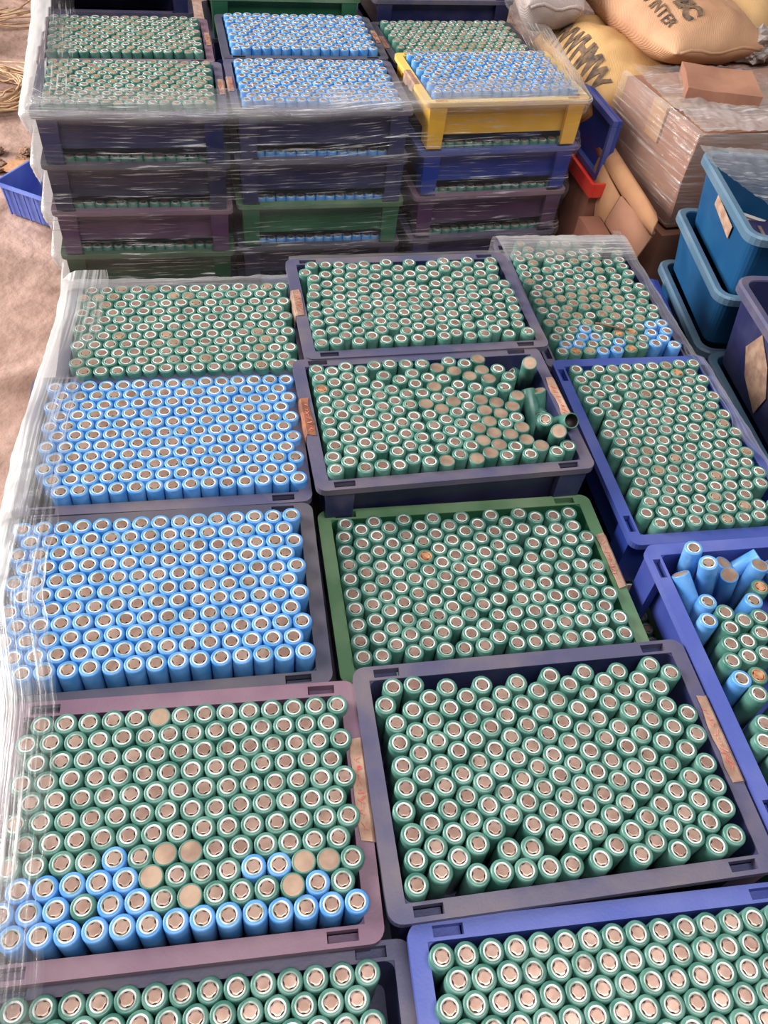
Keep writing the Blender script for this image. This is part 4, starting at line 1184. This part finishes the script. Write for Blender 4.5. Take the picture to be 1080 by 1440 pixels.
# front block: outer left edge, back edges, right edge
fl = Film(); fl.sgn = 1
EY = [90, 370, 480, 590, 700, 900, 994]; EX = [-206, -214, -238, -234, -230, -210, -208]
ys = np.linspace(90, 994, 60)
def erail(off, z, bow=0.0): return [(np.interp(y, EY, EX) + off, y, z + bow * math.sin(y * .02)) for y in ys]
fl.patch([erail(56, 752.5), erail(34, 753), erail(14, 752), erail(2, 746), erail(-5, 733), erail(-9, 690), erail(-14, 600), erail(-16, 300), erail(-16, 95)],
         [.02, .10, .42, .7, .9, .9, .8, .4, .3], 220, 70, 2.2, .012, .16, 1.0, ragged=.8, crumple=1.2)  # dense edge film; its high haze also paints the overexposed bands
def xrail(x0, x1, y0, y1, z0, z1, n=20): return [(x0 + (x1 - x0) * k / n, y0 + (y1 - y0) * k / n, z0 + (z1 - z0) * k / n) for k in range(n + 1)]
fl.patch([xrail(-206, 84, 946, 974, 753, 752), xrail(-208, 84, 966, 982, 753.5, 750), xrail(-208, 84, 986, 990, 746, 738), xrail(-209, 84, 996, 998, 730, 722), xrail(-210, 84, 1000, 1004, 600, 600), xrail(-210, 84, 1002, 1004, 95, 95)],
         [.05, .25, .4, .35, .2, .2], 120, 50, 2.0, .012, .16, 3.0, ragged=.8, crumple=1.5)
fl.patch([xrail(84, 405, 1014, 1026, 758, 758), xrail(84, 405, 1020, 1032, 750, 750), xrail(84, 405, 1024, 1036, 700, 700), xrail(84, 405, 1024, 1036, 95, 95)],
         [.35, .3, .2, .2], 90, 30, 2.0, .012, .12, 5.0)
fl.patch([xrail(412, 618, 1050, 1050, 722.5, 722.5), xrail(411, 620, 1085, 1085, 724, 724), xrail(410, 620, 1120, 1120, 723, 723), xrail(409, 622, 1134, 1132, 714, 712), xrail(409, 624, 1138, 1138, 680, 680), xrail(409, 626, 1140, 1140, 95, 95)],
         [.02, .3, .45, .4, .25, .2], 90, 60, 2.0, .014, .14, 7.0, ragged=.8, crumple=2.0)
YR_ = np.linspace(500, 1136, 40)
def rrail(x, z0, z1): return [(x, y, z0 if y < 815 else z1) for y in YR_][::-1]
fl.patch([rrail(604, 731.5, 722), rrail(616, 731.5, 722.5), rrail(624, 727, 718), rrail(628, 716, 708), rrail(631, 660, 660), rrail(633, 95, 95)],
         [.02, .2, .35, .3, .2, .15], 160, 40, 1.8, .014, .14, 9.0, ragged=.8, crumple=1.2)
fl.build('stretch_film', FILM_F, 'clear crumpled stretch film around the edges of the front crates')

# film-wrapped block behind
fb = Film(); fb.sgn = 1
per = [(-360, 2120), (-330, 1800), (-306, 1408), (-296, 1404), (-140, 1406), (20, 1415), (180, 1430), (335, 1433), (500, 1446), (655, 1462), (664, 1470), (680, 1800), (700, 2120)]
def top_at(x): return 766 + (18 if x > 330 else 0)
def brail(off, fz):
    out = []
    n = len(per)
    for i, (x, y) in enumerate(per):
        a, b = Vector(per[max(0, i - 1)]), Vector(per[min(n - 1, i + 1)])
        d = (b - a).normalized(); nn = Vector((d.y, -d.x))           # outward
        nn = nn if nn.dot(Vector((x - 170, y - 1760))) > 0 else -nn
        p = Vector((x, y)) + nn * off
        out.append((p.x, p.y, fz(x)))
    return out
rails, hz = [], []
for off, dz, h in ((-78, 12.5, .02), (-60, 12.5, .10), (-36, 12.5, .20), (-14, 11, .28), (0, 6, .34), (4, -1, .36)):
    rails.append(brail(off, lambda x, dz=dz: top_at(x) + dz)); hz.append(h)
for k in range(8):
    for q in (.18, .5, .82, 1.0):
        off = 4 - 13 * math.sin(math.pi * q) ** 2
        rails.append(brail(off, lambda x, k=k, q=q: (top_at(x) - 1) - (k + q) * (top_at(x) - 96) / 8.0)); hz.append(.03 + (.10 if q == 1.0 else 0))
fb.patch(rails, hz, 330, 190, 2.4, .008, .10, 11.0, ragged=.5, crumple=.8)
for i, (x, y, z) in enumerate(fb.v):       # haze raised on the doorway side to paint its bright daylight
    if x < -300 and z < 790:
        fb.h[i] = 0.93 + .06 * noise.noise(Vector((y * .01, z * .03, 0)))
    elif x < -225 and y > 1450:
        fb.h[i] *= .35
fb.build('stretch_film', FILM_B, 'clear stretch film with bright streaks wrapped around the crate stacks behind')

# film slung over the big carton and the upper tote
fr_ = Film(); fr_.sgn = 1
def q3(pts): return pts
fr_.patch([[(1150, 1330, 806), (985, 1300, 808), (800, 1294, 806), (772, 1420, 808), (752, 1545, 806)][::1],
           [(1150, 1322, 800), (985, 1296, 800), (792, 1292, 800), (766, 1418, 800), (747, 1548, 800)],
           [(1150, 1316, 740), (985, 1290, 740), (786, 1287, 740), (760, 1416, 740), (741, 1548, 740)],
           [(1150, 1316, 640), (985, 1290, 640), (783, 1286, 645), (757, 1416, 650), (739, 1548, 655)]],
          [.3, .2, .1, .1], 140, 70, 3.0, .008, .09, 13.0, crumple=1.5)
fr_.patch([[(1150, 1560, 812), (960, 1560, 812), (760, 1550, 812)], [(1150, 1460, 808), (970, 1440, 810), (775, 1425, 808)], [(1150, 1334, 807), (985, 1304, 809), (800, 1298, 807)]],
          [.10, .45, .5], 120, 60, 5.0, .02, .05, 17.0, crumple=4.0)
fr_.build('loose_film', FILM_R, 'shiny loose film slung over the big brown carton')
ft = Film(); ft.sgn = 1
ft.patch([[(775, 1256, 805), (940, 1236, 805), (1108, 1212, 805)], [(770, 1200, 805), (930, 1180, 800), (1098, 1152, 805)], [(800, 1100, 803), (930, 1090, 795), (1084, 1056, 804)], [(860, 975, 803), (940, 962, 803), (1066, 944, 804)]],
         [.35, .2, .06, .05], 110, 90, 4.0, .02, .04, 23.0, crumple=3.0)
ft.build('loose_film', FILM_R, 'clear film lying over the tote of battery packs')

# thin brown twig lying on the dusty cells
p0, p1 = Vector((498, 898, 722.5)), Vector((540, 880, 723.5))
v, f = tube([tuple(p0.lerp(p1, k / 6) + Vector((0, math.sin(k) * 1.2, .6 * math.sin(k * 2)))) for k in range(7)], 1.3, 6, [1, .9, 1.1, .9, 1, .8, .5])
tag(mesh_obj('dry_twig', v, f, plain('twig', srgb(112, 74, 50), srgb(146, 104, 74), 60, .8), smooth=True), 'thin brown twig lying on dusty green cells', 'twig')
